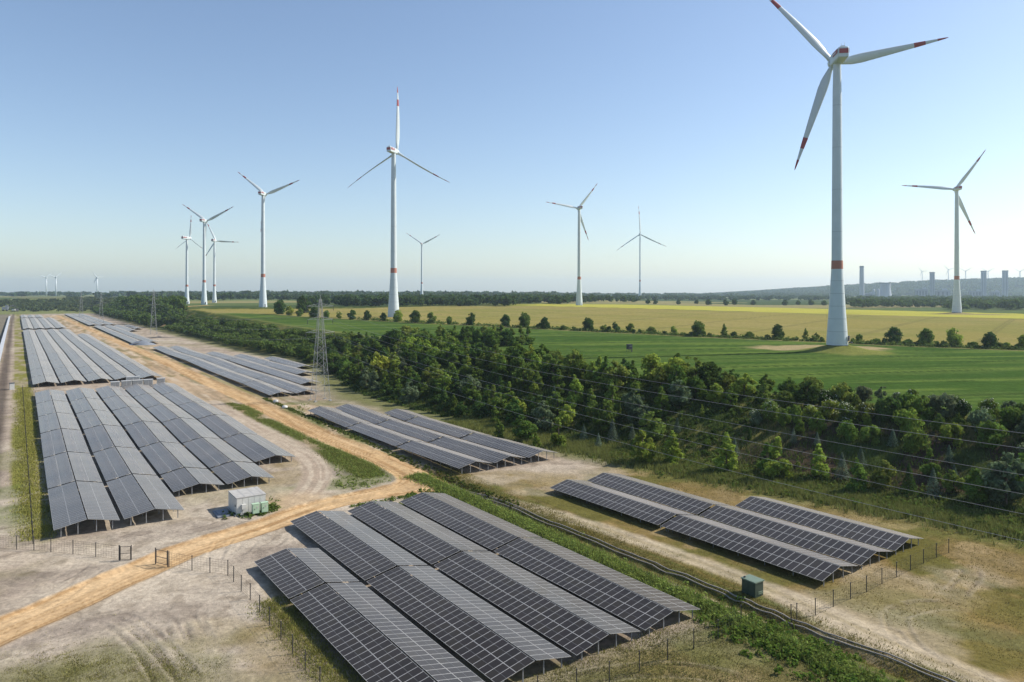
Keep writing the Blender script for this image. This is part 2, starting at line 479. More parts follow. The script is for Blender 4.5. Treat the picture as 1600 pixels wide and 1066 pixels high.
# patches of colour that the ground itself has: pixel, radius in metres (across, deep), colour, strength
GREENP, DRYP, PALEP, GREYP = (0.085, 0.115, 0.028), (0.185, 0.14, 0.05), (0.42, 0.36, 0.28), (0.21, 0.175, 0.145)
OLIVE = (0.125, 0.125, 0.045)
PATCH = [
    ((150, 1040), 14, 7, OLIVE, .75), ((90, 1066), 12, 6, OLIVE, .6), ((230, 1060), 8, 5, OLIVE, .5), ((330, 990), 6, 5, DRYP, .4), ((450, 990), 5, 12, DRYP, .7),
    ((35, 800), 6, 9, GREENP, .8), ((25, 720), 5, 14, OLIVE, .7), ((20, 770), 4, 6, GREENP, .7), ((35, 680), 3, 18, OLIVE, .6),
    ((30, 845), 8, 3, GREYP, .5), ((40, 905), 12, 3, GREYP, .65), ((130, 880), 8, 2, PALEP, .7), ((60, 870), 9, 2, PALEP, .6),
    ((270, 830), 14, 4, GREYP, .6), ((440, 870), 7, 6, GREYP, .8), ((300, 905), 12, 4, PALEP, .5), ((230, 965), 10, 4, GREYP, .5), ((90, 990), 9, 2, GREYP, .7),
    ((555, 715), 10, 12, GREENP, .9), ((540, 690), 6, 14, GREENP, .85), ((585, 738), 8, 5, GREENP, .8), ((480, 670), 5, 16, GREENP, .8), ((560, 755), 11, 5, GREENP, .75),
    ((450, 645), 5, 18, GREENP, .7), ((560, 738), 10, 2, GREYP, .6), ((450, 745), 7, 6, DRYP, .6), ((420, 790), 6, 4, GREENP, .8), ((445, 725), 5, 5, DRYP, .6),
    ((500, 628), 9, 6, GREENP, .6), ((520, 632), 6, 4, GREENP, .6), ((400, 600), 12, 12, PALEP, .4), ((370, 620), 4, 10, GREENP, .6), ((230, 560), 3, 40, OLIVE, .5),
    ((900, 740), 12, 10, PALEP, .55), ((800, 748), 12, 6, DRYP, .7), ((760, 752), 8, 4, PALEP, .5), ((950, 780), 8, 6, PALEP, .3), ((850, 770), 10, 4, PALEP, .4),
    ((1400, 985), 8, 6, PALEP, .85), ((1480, 925), 9, 6, DRYP, .6), ((1430, 920), 9, 7, PALEP, .45), ((1340, 955), 9, 5, PALEP, .5), ((1500, 900), 6, 5, PALEP, .35),
    ((1540, 985), 16, 12, DRYP, .6), ((1560, 1000), 12, 3, (0.12, 0.13, 0.06), .6), ((1380, 940), 9, 4, OLIVE, .5),
    ((920, 1060), 10, 5, OLIVE, .6), ((1000, 1030), 9, 4, OLIVE, .6), ((1080, 1050), 14, 5, DRYP, .6), ((1150, 1010), 8, 5, GREENP, .6),
]

# ------------------------------------------------------------------ the ground: one sheet to the horizon, split into its named pieces
def ground_colour(x, y):
    s, t = to_st(x, y)
    n1 = fbm(x / 40, y / 40, 4, 1); n2 = fbm(x / 9, y / 9, 4, 2); n3 = fbm(x / 2.3, y / 2.3, 3, 3)
    nl = fbm(s / 26, t / 3.0, 4, 4)            # streaks along the rows
    ft = foot(s)
    zone = np.zeros(x.shape, np.int8)          # 0 ground, 1 dirt road, 2 embankment, 3 green field, 4 tan field, 5 yellow field, 6 far land, 7 sandy path
    tuft = np.full(x.shape, 0.6)
    C = np.empty(x.shape + (3,)); C[:] = (0.33, 0.275, 0.215)
    def mix(col, k):
        k = np.clip(k, 0, 1)[..., None]
        C[:] = C * (1 - k) + np.asarray(col) * k
    def mixt(val, k):
        tuft[:] = tuft * (1 - np.clip(k, 0, 1)) + val * np.clip(k, 0, 1)
    # bare sand with grey and pale drifts
    mix((0.25, 0.205, 0.165), sstep(.48, .66, n2) * .75)
    mix((0.42, 0.365, 0.29), sstep(.52, .68, n1) * .7)
    mix((0.19, 0.155, 0.115), sstep(.56, .72, n3) * .55)
    mix((0.18, 0.165, 0.075), sstep(.58, .74, fbm(x / 16, y / 16, 4, 12)) * .45)
    # sand between the left block and the road is warmer
    rd, ra, rs = poly_dist(x, y, ROAD)
    r2, a2, s2 = poly_dist(x, y, APRON)
    use2 = r2 < rd - .6
    rd = np.minimum(rd, r2); ra = np.where(use2, a2, ra); rs = np.where(use2, s2, rs)
    mix((0.40, 0.28, 0.16), sstep(26, 6, rd) * sstep(140, 180, s) * (.35 + .6 * nl))
    kk = sstep(30, 8, rd) * sstep(120, 150, s)
    mix((0.19, 0.15, 0.095), kk * sstep(.50, .60, fbm(s / 30, t / 1.1, 4, 23)) * .6)
    mix((0.47, 0.40, 0.31), kk * sstep(.53, .64, fbm(s / 22, t / 1.6, 4, 24)) * .6)
    mix((0.12, 0.115, 0.045), kk * sstep(.56, .66, fbm(s / 18, t / 3.5, 4, 25)) * .6)
    # grassy verge left of the left block
    k = sstep(5.5, 4.0, t) * sstep(-1.5, -.2, t) * sstep(122, 128, s) * (0.35 + 0.9 * sstep(.40, .58, fbm(s / 14, t / 4, 4, 21)))
    mix((0.17, 0.165, 0.045), k * .95)
    k = sstep(1.2, .3, np.abs(t + 4.3) / 2.2) * sstep(125, 150, s)
    mix((0.080, 0.065, 0.056), k * (.85 + .3 * (nl - .5)))
    k = sstep(-7, -9, t) * sstep(120, 200, s)
    mix((0.13, 0.12, 0.09), k * .8)
    # strip between near block and right block: weeds, ditch, dry grass, pale path
    k = sstep(61.5, 63, t + 1.2 * (n2 - .5)) * sstep(67.4, 66.6, t) * sstep(150, 120, s)
    mix((0.07, 0.10, 0.022), k); mixt(.9, k)
    k = sstep(66.8, 67.6, t) * sstep(75, 73.5, t) * sstep(150, 120, s)
    mix((0.135, 0.105, 0.034), k * (.85 + .5 * (n2 - .5)))
    mix((0.09, 0.105, 0.03), k * sstep(.45, .62, fbm(s / 12, t / 1.2, 3, 31)) * .8)
    k = sstep(73, 75, t) * sstep(ft + 2, ft - 8, t) * sstep(118, 105, s + 8 * (n2 - .5))
    mix((0.165, 0.118, 0.040), k * (.95 + .5 * (n2 - .5))); mixt(.6, k)
    mix((0.095, 0.095, 0.028), k * sstep(.46, .60, n2 + .2 * (nl - .5)) * .8)
    mix((0.30, 0.225, 0.12), k * sstep(.58, .70, fbm(x / 6, y / 6, 4, 33)) * .6)
    # foreground right of the near block
    k = sstep(54, 50, s) * sstep(30, 36, t) * sstep(66, 62, t)
    mix((0.185, 0.145, 0.07), k * .8); mixt(.8, k)
    mix((0.10, 0.10, 0.034), k * sstep(.44, .58, n2) * .7)
    # green edge near the foot of the embankment
    k = sstep(ft - 14, ft - 3, t + 5 * (n2 - .5)) * sstep(ft + 40, ft, t)
    mix((0.115, 0.125, 0.04), k * .85); mixt(.9, k)
    # grass island between the road and its side track
    o = np.argsort(RST[:, 0]); rt_ = np.interp(s, RST[o, 0], RST[o, 1])
    k = sstep(11, 8, rt_ - t + 5 * (n2 - .5)) * sstep(2.8, 4.2, rt_ - t) * sstep(130, 140, s) * sstep(262, 225, s)
    mix((0.095, 0.12, 0.032), k * sstep(.32, .5, fbm(s / 13, t / 3, 4, 26)) * .9); mixt(.9, k)
    # patches
    for (pp, ra_, rb_, col, st) in PATCH:
        cx, cy, _ = at(*pp)
        dxx, dyy = x - cx, y - cy
        L = math.hypot(cx, cy); ux, uy = cx / L, cy / L
        dd = np.sqrt(((dxx * uy - dyy * ux) / ra_) ** 2 + ((dxx * ux + dyy * uy) / rb_) ** 2) + 1.3 * (n2 - .5) + .5 * (n3 - .5)
        mix(col, sstep(1.1, .55, dd) * st * (.75 + .6 * (n3 - .5)))
    # tyre marks
    for ru in RUTS:
        d, a, sd_ = poly_dist(x, y, ru)
        d = d + .35 * (n2 - .5)
        k = inside(a, ru) * np.exp(-((d - .95) / .2) ** 2) * sstep(.35, .6, n3 + .3 * (n2 - .5))
        mix((0.14, 0.115, 0.095), k * .55)
        mix((0.38, 0.33, 0.26), inside(a, ru) * np.exp(-((d - 1.4) / .2) ** 2) * .25)
    d, a, sd_ = poly_dist(x, y, DITCH)
    mix((0.055, 0.05, 0.03), np.exp(-(d / .45) ** 2) * .9)
    mix((0.33, 0.27, 0.18), np.exp(-((d * sd_ - .9) / .35) ** 2) * .7)
    d, a, sd_ = poly_dist(x, y, PATH)
    k = sstep(2.6, 1.2, d + 1.6 * (n2 - .5) + .8 * (n3 - .5))
    mix((0.41, 0.345, 0.25), k * (.75 + .5 * (n3 - .5)))
    mix((0.21, 0.17, 0.08), np.exp(-(d / .5) ** 2) * .45)
    zone[d < 1.8] = 7
    d, a, sd_ = poly_dist(x, y, SIDE)
    k = sstep(3.4, 2.0, d + 1.0 * (n2 - .5))
    mix((0.40, 0.335, 0.26), k * .9)
    mix((0.26, 0.20, 0.15), k * sstep(.5, .62, vnoise(d * 2.3 * sd_, a / 14, 44)) * .6)
    zone[d < 2.3] = 7
    jx, jy, _ = at(462, 786)
    dj = np.sqrt((x - jx) ** 2 + (y - jy) ** 2) + 3 * (n2 - .5)
    mix((0.40, 0.30, 0.19), sstep(9, 4, dj) * .8)
    # the dirt road
    dn = rd + .9 * (n2 - .5) + .5 * (n3 - .5)
    k = sstep(3.7, 2.7, dn)
    mix((0.44, 0.30, 0.16), k * (.95 - .25 * sstep(400, 900, s)))
    lines = vnoise(rd * rs * 2.6, ra / 20, 51)
    mix((0.27, 0.16, 0.072), k * sstep(.52, .62, lines) * .7)
    mix((0.54, 0.39, 0.23), k * sstep(.55, .7, vnoise(rd * rs * 1.9 + 7, ra / 30, 52)) * .55)
    mix((0.27, 0.165, 0.075), np.exp(-((rd - 3.1) / .35) ** 2) * sstep(.35, .6, n3) * .8)
    mix((0.14, 0.14, 0.045), np.exp(-((rd - 5.2) / 1.3) ** 2) * (rs < 0) * sstep(150, 175, s) * sstep(.35, .6, nl) * .8)
    zone[rd < 3.0] = 1
    mixt(.25, k)
    # embankment: dark soil and grass tones, taken down further for the slope's shade
    e = (t - ft) / BANK_W
    bank = (e > 0)
    kb = sstep(0, .10, e)
    mix((0.050, 0.070, 0.020), kb)
    soil = sstep(.48, .62, fbm(x / 14, y / 14, 4, 61)) * sstep(.12, .25, e) * sstep(.85, .6, e) * sstep(130, 80, s)
    mix((0.062, 0.042, 0.033), kb * soil * .9)
    mix((0.17, 0.155, 0.05), kb * sstep(.56, .68, fbm(x / 8, y / 5, 4, 62)) * .6)
    mixt(1.0, kb)
    zone[(e > 0) & (e < 1.0)] = 2
    # the fields on the plateau
    pl = sstep(.93, 1.0, e + .06 * (n1 - .5)) * (s < 3000)
    def curve(P):
        o = np.argsort(P[:, 0]); return np.interp(x, P[o, 0], P[o, 1])
    yh, yt, yy = curve(HEDGE), curve(TANEND), curve(YELEND)
    wob = 3 * (n1 - .5)
    u1 = x * .985 + y * .17; v1 = -x * .17 + y * .985       # tramline direction of the green field
    g = pl * sstep(yh - 3, yh - 7, y + wob)
    crop = np.array((0.062, 0.100, 0.024))
    gr = (y < yh - 4) & (e > .97)
    mix(crop, g); mixt(.6, g)
    strp = fbm(u1 / 90, v1 / 5, 4, 71)
    mix((0.095, 0.140, 0.030), g * sstep(.46, .60, strp) * .8)
    mix((0.036, 0.075, 0.016), g * sstep(.52, .38, fbm(u1 / 60, v1 / 7, 4, 72)) * .8)
    tram = np.abs((v1 + 2.5 * np.sin(u1 / 60)) % 24.0 - 12.0)
    mix((0.028, 0.05, 0.014), g * np.exp(-((tram - .9) / .55) ** 2) * sstep(.36, .5, fbm(u1 / 30, v1 / 30, 2, 73)) * .9)
    mix((0.17, 0.16, 0.06), g * sstep(9, 1, (t - (ft + BANK_W * .95))) * .5)
    zone[gr] = 3
    verge = pl * np.exp(-((y - yh + 3) / 5.5) ** 2)
    mix((0.20, 0.18, 0.075), verge * .85)
    ta = pl * sstep(yh - 1, yh + 2, y) * sstep(yt + 2, yt - 3, y)
    u2 = x * .8 - y * .6; v2 = x * .6 + y * .8
    mix((0.215, 0.188, 0.060), ta)
    mix((0.180, 0.175, 0.052), ta * sstep(.45, .62, fbm(x / 120, y / 90, 4, 75)) * .8)
    mix((0.245, 0.205, 0.080), ta * sstep(.5, .65, fbm(u2 / 90, v2 / 14, 3, 76)) * .6)
    tr2 = np.abs(u2 % 60.0 - 30.0)
    mix((0.14, 0.13, 0.05), ta * np.exp(-((tr2 - 1.3) / .8) ** 2) * .8)
    zone[(y >= yh - 4) & (e > .97) & (y < yt) & (s < 3000)] = 4
    ye = pl * sstep(yt - 2, yt + 3, y) * sstep(yy + 6, yy - 6, y) * sstep(-40, 60, x)
    mix((0.085, 0.085, 0.035), pl * np.exp(-((y - yt) / 7.0) ** 2) * sstep(-20, 40, x) * .9)
    mix((0.36, 0.34, 0.065), ye * (1 - .2 * n1))
    zone[(y >= yt) & (y < yy) & (e > .97) & (x > 0)] = 5
    far = sstep(yy, yy + 8, y) * (e > .9)
    far = np.maximum(far, sstep(1400, 1500, s))
    a1 = x * .9 + y * .43; b1 = -x * .43 + y * .9
    cell = _hash(np.floor(a1 / 420 + .4 * np.floor(b1 / 260)).astype(np.int64), np.floor(b1 / 260).astype(np.int64), 81)
    mix((0.085, 0.115, 0.045), far)
    mix((0.15, 0.165, 0.065), far * ((cell > .35) & (cell < .6)))
    mix((0.21, 0.19, 0.09), far * ((cell >= .6) & (cell < .75)))
    mix((0.05, 0.075, 0.03), far * (cell >= .75))
    mix((0.04, 0.06, 0.028), sstep(4000, 4600, y) * sstep(1300, 2000, x))
    mixt(.8, far)
    zone[((y >= yy) & (e > .97)) | (s > 1450)] = 6
    # left plateau meadow in front of the left turbines
    k = pl * sstep(-250, -420, x) * sstep(yy + 200, yy, y)
    mix((0.15, 0.155, 0.055), k * .6 * sstep(.4, .6, n1))
    d, a, sd_ = poly_dist(x, y, UPPER)
    k = sstep(8, 4, d + 2 * (n2 - .5))
    mix((0.36, 0.25, 0.12), k); zone[d < 5] = 1
    # pale gravel pad and access strip by the largest turbine
    bx, by, _ = TB[0]
    dd = np.sqrt(((x - bx - 2) / 30) ** 2 + ((y - by - 20) / 22) ** 2) + .5 * (n2 - .5)
    mix((0.30, 0.24, 0.13), sstep(1.1, .8, dd) * .9)
    dm = np.sqrt((x - bx - 3) ** 2 + (y - by) ** 2)
    mix((0.15, 0.16, 0.045), sstep(21, 14, dm + 8 * (n2 - .5)) * .95)
    bx, by, _ = TB[9]
    mix((0.19, 0.15, 0.10), sstep(60, 30, np.sqrt((x - bx - 10) ** 2 + ((y - by + 8) * 2) ** 2)) * .8)
    return C, tuft, zone

def build_ground():
    front = np.radians(np.arange(-40, 40.001, 0.115))
    back = np.radians(np.arange(43, 318, 5.0))
    ang = np.concatenate([front, back])
    rad = np.concatenate([np.geomspace(4, 48, 10)[:-1], np.geomspace(48, 160, 330)[:-1], np.geomspace(160, 640, 190)[:-1], np.geomspace(640, 14500, 170)])
    A, R = np.meshgrid(ang, rad)
    x = R * np.sin(A); y = R * np.cos(A)
    z = height(x, y)
    near = R < 330
    s, t = to_st(x, y)
    low = sstep(foot(s), foot(s) - 6, t) * near
    # small relief: clods, ruts and tread marks
    z = z + low * (.10 * (fbm(x / 5, y / 5, 3, 91) - .5) + .10 * (fbm(x / 1.3, y / 1.3, 2, 92) - .5))
    for ru in RUTS:
        d, a, _ = poly_dist(x, y, ru)
        z = z + (.03 * np.exp(-((d - 1.4) / .2) ** 2) - .06 * np.exp(-((d - .95) / .22) ** 2)) * low * inside(a, ru)
    d, a, sd_ = poly_dist(x, y, ROAD)
    z = z - .14 * sstep(3.4, 2.6, d) * low + .12 * np.exp(-((d - 3.6) / .5) ** 2) * low + .05 * (vnoise(d * sd_ * 2.6, a / 20, 51) - .5) * sstep(3.4, 2.6, d) * low
    z = z + .8 * (fbm(x / 3.5, y / 3.5, 3, 93) - .5) * sstep(0, 4, t - foot(s)) * sstep(BANK_W, BANK_W - 5, t - foot(s)) * near
    Cc, tuft, zone = ground_colour(x, y)
    nr, na = x.shape
    V = np.stack([x, y, z], -1).reshape(-1, 3)
    idx = np.arange(nr * na).reshape(nr, na)
    q = np.stack([idx[:-1, :], np.roll(idx, -1, 1)[:-1, :], np.roll(idx, -1, 1)[1:, :], idx[1:, :]], -1).reshape(-1, 4)
    q = q[:, ::-1]
    # vertex normals of the whole sheet, so the pieces join without a seam
    fn = np.cross(V[q[:, 2]] - V[q[:, 0]], V[q[:, 3]] - V[q[:, 1]])
    if fn[:, 2].mean() < 0:
        q = q[:, ::-1]; fn = -fn
    N = np.zeros_like(V)
    for k in range(4):
        for c in range(3): N[:, c] += np.bincount(q[:, k], fn[:, c], len(V))
    N /= np.linalg.norm(N, axis=1, keepdims=True) + 1e-12
    fz = zone.reshape(-1)[q[:, 0]]
    C4 = np.concatenate([Cc.reshape(-1, 3), np.ones((nr * na, 1))], 1).astype(np.float32)
    names = ["ground", "dirt_road", "embankment", "green_crop_field", "tan_grain_field", "yellow_crop_field", "far_farmland", "sandy_path"]
    labs = ["sandy ground with grass patches under the solar blocks", "orange sand road bending between the solar blocks", "grassy brown embankment slope below the green field",
            "deep green crop field around the largest turbine", "tan ripening grain field behind the hedgerow", "bright yellow strip field beyond the tan field",
            "hazy far farmland up to the horizon", "pale sandy wheel track along the right block"]
    for zi, nm in enumerate(names):
        fq = q[fz == zi]
        if len(fq) == 0: continue
        used, inv = np.unique(fq, return_inverse=True)
        me = np_mesh(nm, V[used], inv.reshape(-1, 4), "ground")
        ca = me.color_attributes.new("albedo", 'FLOAT_COLOR', 'POINT')
        ca.data.foreach_set("color", C4[used].ravel())
        ta = me.attributes.new("tuft", 'FLOAT', 'POINT')
        ta.data.foreach_set("value", tuft.reshape(-1)[used].astype(np.float32))
        me.polygons.foreach_set("use_smooth", np.ones(len(fq), bool))
        me.normals_split_custom_set_from_vertices(N[used].astype(np.float32))
        obj(nm, me, None, "structure", labs[zi])
build_ground()

# ------------------------------------------------------------------ wind turbines
TOWER_PROF = [(0, 4.95), (.03, 4.75), (.145, 3.65), (.22, 3.05), (.275, 2.62), (.30, 2.55), (.62, 2.30), (.9, 2.05), (1.0, 1.75)]
def blade_sections(L, f0, f1, n, grow=1.0):
    """closed ring sections of a blade between two span fractions"""
    rings = []
    for i in range(n + 1):
        u = f0 + (f1 - f0) * i / n
        if u < .04: ch, th = 2.3, 2.3
        else:
            k = min(1, (u - .04) / .15)
            k = k * k * (3 - 2 * k)
            ch = (2.3 + 2.0 * k) if u < .21 else 4.3 * max(0.0, 1 - (u - .21) / .79) ** .82 + .35
            th = 2.3 * (1 - k) + (0.24 * ch + .1) * k
        if u > .985: ch *= .45; th *= .5
        tw = math.radians(16 * (1 - u) ** 2)
        bend = -2.2 * u ** 2.5
        ring = []
        for j in range(12):
            a = 2 * math.pi * j / 12
            cx = math.cos(a) * ch / 2 + .12 * ch * (1 if u > .06 else 0)
            sh = 1 - .55 * max(0, math.cos(a)) if u > .08 else 1
            cy = math.sin(a) * th / 2 * sh
            cx, cy = cx * grow, cy * grow
            ring.append((cx * math.cos(tw) - cy * math.sin(tw), cx * math.sin(tw) + cy * math.cos(tw) - bend, u * L))
        rings.append(ring)
    return rings
def loft(mb, rings, mi=0):
    n = len(rings[0]); vs = [p for r in rings for p in r]; fs = []
    for i in range(len(rings) - 1):
        for j in range(n): fs.append((i * n + j, i * n + (j + 1) % n, (i + 1) * n + (j + 1) % n, (i + 1) * n + j))
    mb.add(vs, fs, mi, True)
    mb.add(rings[-1], [tuple(range(n))], mi)
BL = 54.0
mb = MB(); loft(mb, blade_sections(BL, 0.01, 1.0, 30)); BLADE = mb.mesh("blade", ["white"])
mb = MB(); loft(mb, blade_sections(BL, .70, .80, 4, 1.05)); BAND1 = mb.mesh("red_band", ["red"])
mb = MB(); loft(mb, blade_sections(BL, .905, 1.002, 4, 1.06)); BAND2 = mb.mesh("tip_band", ["red"])
# nacelle: along +Y is towards the rotor
mb = MB()
secs = [(-9.0, 1.9, 2.0, .1), (-8.6, 2.15, 2.25, .05), (-2, 2.3, 2.4, 0), (2.6, 2.2, 2.3, 0), (4.2, 1.75, 1.8, 0)]
rings = []
for (yy_, hw, hh_, dz) in secs:
    rings.append([(math.copysign(abs(math.cos(a)) ** .35, math.cos(a)) * hw, yy_, math.copysign(abs(math.sin(a)) ** .35, math.sin(a)) * hh_ + dz) for a in [2 * math.pi * (j + .5) / 16 for j in range(16)]])
vs = [p for r in rings for p in r]; fs = []
for i in range(len(rings) - 1):
    for j in range(16): fs.append((i * 16 + j, (i + 1) * 16 + j, (i + 1) * 16 + (j + 1) % 16, i * 16 + (j + 1) % 16))
mb.add(vs, fs, 0, False); mb.add(rings[0], [tuple(range(16))]); mb.add(rings[-1], [tuple(range(15, -1, -1))])
mb.box((0, -7.2, 2.6), (1.6, 1.6, .7)); mb.bar((.6, -8, 2.3), (.6, -8, 4.2), .06); mb.bar((-.6, -8, 2.3), (-.6, -8, 3.8), .06)
NAC = mb.mesh("nacelle", ["white"])
mb = MB()
mb.box((0, -9.05, .45), (3.5, .12, 1.9))
STRIPE = [mb.mesh("red_stripe", ["red"])]
MARK = []
for q in (-1, 1):
    mb = MB(); mb.box((q * 2.34, -5.2, .75), (.1, 6.2, 1.7)); STRIPE.append(mb.mesh("red_stripe", ["red"]))
    mb = MB(); mb.box((q * 2.41, -4.6, .75), (.06, 3.4, .5)); MARK.append(mb.mesh("white_mark", ["white"]))
mb = MB()
prof = [(1.9, 0), (2.1, .9), (2.1, 2.3), (1.7, 3.5), (1.0, 4.2), (.05, 4.5)]
mb.lathe(prof, 20)
mb.v = [(v[0], v[2], v[1]) for v in mb.v]; mb.f = [f[::-1] for f in mb.f]
HUB = mb.mesh("hub", ["white"])

TURB_OBJ = []
ROTOR_PX = [177, 104, 60, 50, 36.5, 36, 32, 53, 45, 77]
for ti_, ((bp, hp, rel, phase, pitch, lab), (bx, by, bz)) in enumerate(zip(TURB, TB)):
    bsc = ROTOR_PX[ti_] * by / FPX / BL
    bz = gz(bx, by)
    hubz = CAM_H + (HY - hp[1]) / FPX * by
    hh = hubz - bz
    k = hh / 140.0
    az = math.atan2(bx, by) + math.radians(rel)
    root = thing("wind_turbine", (bx, by, bz), 0, lab, "wind turbine", "wind turbines on the plateau")
    TURB_OBJ.append(root)
    th_ = hh - 2.2
    mb = MB(); mb.lathe([(r * min(1.1, max(.8, k)), u * th_ - (.3 if u == 0 else 0)) for u, r in TOWER_PROF], 40)
    obj("tower", mb.mesh("tower", ["white"]), root)
    r0 = 2.62 * min(1.1, max(.8, k)) + .05
    mb = MB(); mb.lathe([(r0 + .03, .268 * th_), (r0 - .03, .298 * th_)], 40, cap=False)
    obj("tower_band", mb.mesh("tower_band", ["orange"]), root)
    if ti_ in (0, 1, 2, 9):          # joints between the tower sections
        kk_ = min(1.1, max(.8, k))
        for u in (.045, .09, .135, .18, .225, .40, .55, .70, .85):
            rj = float(np.interp(u, [q[0] for q in TOWER_PROF], [q[1] for q in TOWER_PROF])) * kk_ + .02
            mb = MB(); mb.lathe([(rj, u * th_), (rj - .004, u * th_ + .22)], 40, cap=False)
            obj("section_joint", mb.mesh("section_joint", ["joint"]), root)
    mb = MB(); mb.box((0, -4.62, 2.6), (1.1, .5, 2.2)); mb.box((0, -5.3, .9), (1.3, 1.2, .5))
    d_ = obj("tower_door", mb.mesh("tower_door", ["dark"]), root); d_.rotation_euler = (0, 0, math.radians(50))
    # nacelle frame: local +Y along rotor axis (sin az, cos az)
    rz = -az
    na = obj("nacelle", NAC, root); na.location = (0, 0, hh); na.rotation_euler = (0, 0, rz)
    for q in STRIPE: obj("red_stripe", q, na)
    for q in MARK: obj("white_mark", q, na)
    ax = Vector((math.sin(az), math.cos(az), 0)); rt = Vector((math.cos(az), -math.sin(az), 0)); up = Vector((0, 0, 1))
    hb = obj("hub", HUB, root); hb.location = Vector((0, 0, hh)) + ax * 4.2; hb.rotation_euler = (0, 0, rz)
    for b in range(3):
        ph = math.radians(phase + 120 * b)
        dr = rt * math.cos(ph) + up * math.sin(ph)
        yb = ax; xb = yb.cross(dr)
        m3 = Matrix((xb, yb, dr)).transposed() @ Matrix.Rotation(math.radians(pitch), 3, 'Z')
        bl = obj("blade", BLADE, root)
        bl.matrix_local = Matrix.Translation(Vector((0, 0, hh)) + ax * 5.8) @ m3.to_4x4() @ Matrix.Scale(bsc, 4)
        obj("red_band", BAND1, bl); obj("tip_band", BAND2, bl)

# far turbines on the horizon, a few pixels wide: base row, hub row, distance
def far_turbine(px, hub_y, dist, phase, lab, Lpx):
    bx = (px - CX) / FPX * dist
    bz = gz(bx, dist)
    hz = CAM_H + (HY - hub_y) / FPX * dist
    L = Lpx / FPX * dist
    mb = MB()
    mb.bar((0, 0, 0), (0, 0, hz - bz), 3.2, n=10, r2=2.0, smooth=True)
    mb.box((0, 0, hz - bz + 1), (5, 12, 5))
    for b in range(3):
        a = math.radians(phase + 120 * b)
        d = Vector((math.cos(a), 0, math.sin(a)))
        c = Vector((0, 6.5, hz - bz + 1))
        mb.bar(c, c + d * L * .25, 2.0, n=6, r2=2.4)
        mb.bar(c + d * L * .25, c + d * L, 2.3, n=6, r2=.5)
    o = obj("distant_wind_turbine", mb.mesh("distant_turbine", ["white"]), None, None, lab, "wind turbine", "small wind turbines on the horizon")
    o.location = (bx, dist, bz)
    o.rotation_euler = (0, 0, -math.atan2(bx, dist) + math.radians(20))
for a in [(72.5, 434, 3600, 40, "leftmost of the tiny twin turbines on the left horizon", 11), (87.5, 433.5, 3500, 40, "right one of the tiny twin turbines on the left horizon", 11),
          (152, 434, 3400, 5, "tiny lone turbine on the left horizon right of the twins", 11),
          (1441, 424.5, 6200, 8, "first tiny turbine on the far ridge, left of the slab towers", 9), (1482, 421.5, 6000, 12, "tiny ridge turbine just left of the right edge turbine's tower", 10),
          (1509, 424, 6100, 30, "tiny ridge turbine just right of the right edge turbine's tower", 11), (1544, 424.5, 6200, 30, "tiny ridge turbine behind the slab tower pair", 10),
          (1594, 424.5, 6100, 28, "rightmost tiny turbine on the far ridge", 10)]:
    far_turbine(*a[:4], a[4], a[5])

# ------------------------------------------------------------------ power station under the far ridge
PSD = 3700.0
def ps_xy(px, dist=PSD): return (px - CX) / FPX * dist, dist
def ps_h(py, dist=PSD): return CAM_H + (HY - py) / FPX * dist
def ps_thing(name, px, lab, cat, dist=PSD):
    x, y = ps_xy(px, dist)
    return thing(name, (x, y, gz(x, y) - 2), -math.atan2(x, y) , lab, cat), gz(x, y) - 2
root, z0 = ps_thing("chimney", 1346.5, "tall slim grey power station chimney at the ridge's left end", "chimney")
h = ps_h(416) - z0
mb = MB(); mb.lathe([(12.5, 0), (11, h * .5), (10, h)], 24); obj("shaft", mb.mesh("shaft", ["plant"]), root)
mb = MB(); mb.lathe([(10.6, h - 7), (10.6, h + 1)], 24); obj("rim", mb.mesh("rim", ["plantd"]), root)
for px, w, top, lab in ((1456.5, 7.0, 426.5, "leftmost of three grey slab towers of the power station"), (1537, 7.6, 424.5, "middle of the three grey slab towers of the power station"), (1570.5, 8.0, 424, "rightmost of the three grey slab towers of the power station")):
    root, z0 = ps_thing("boiler_tower", px, lab, "tower")
    h = ps_h(top) - z0; wm = w / FPX * PSD
    mb = MB(); mb.box((0, 0, h / 2), (wm, wm * 1.2, h)); obj("shaft", mb.mesh("shaft", ["plant"]), root)
    mb = MB(); mb.box((0, 0, h + 1.5), (wm + 1.6, wm * 1.2 + 1.6, 5)); obj("roof_cap", mb.mesh("roof_cap", ["plantd"]), root)
    for q in (-.22, .22):
        mb = MB(); mb.box((q * wm, -wm * .6 - .4, h * .5), (wm * .16, 1.0, h * .9)); obj("facade_strip", mb.mesh("facade_strip", ["plantd"]), root)
root, z0 = ps_thing("cooling_tower", 1383, "grey waisted cooling tower beside the silos of the power station", "cooling tower")
h = ps_h(442.5) - z0; r = 9.0 / FPX * PSD
mb = MB(); mb.lathe([(r * 1.12, 0), (r * 1.0, h * .2), (r * .9, h * .45), (r * .84, h * .7), (r * .86, h * .9), (r * .88, h)], 32, cap=False); mb.lathe([(r * .86, h - 1), (r * .82, h - 6)], 32); obj("shell", mb.mesh("shell", ["plant"]), root)
mb = MB(); mb.lathe([(r * .895, h - 4), (r * .895, h + .5)], 32, cap=False); obj("rim", mb.mesh("rim", ["plantd"]), root)
for px, w, top, lab in ((1365, 4, 451.5, "left one of two silos beside the cooling tower"), (1372, 4, 451, "right one of two silos beside the cooling tower")):
    root, z0 = ps_thing("silo", px, lab, "silo", 3650)
    h = ps_h(top, 3650) - z0; wm = w / 2 / FPX * 3650
    mb = MB(); mb.lathe([(wm, 0), (wm, h - 5), (wm * .8, h - 2), (.3, h)], 16); obj("shell", mb.mesh("shell", ["plant"]), root)
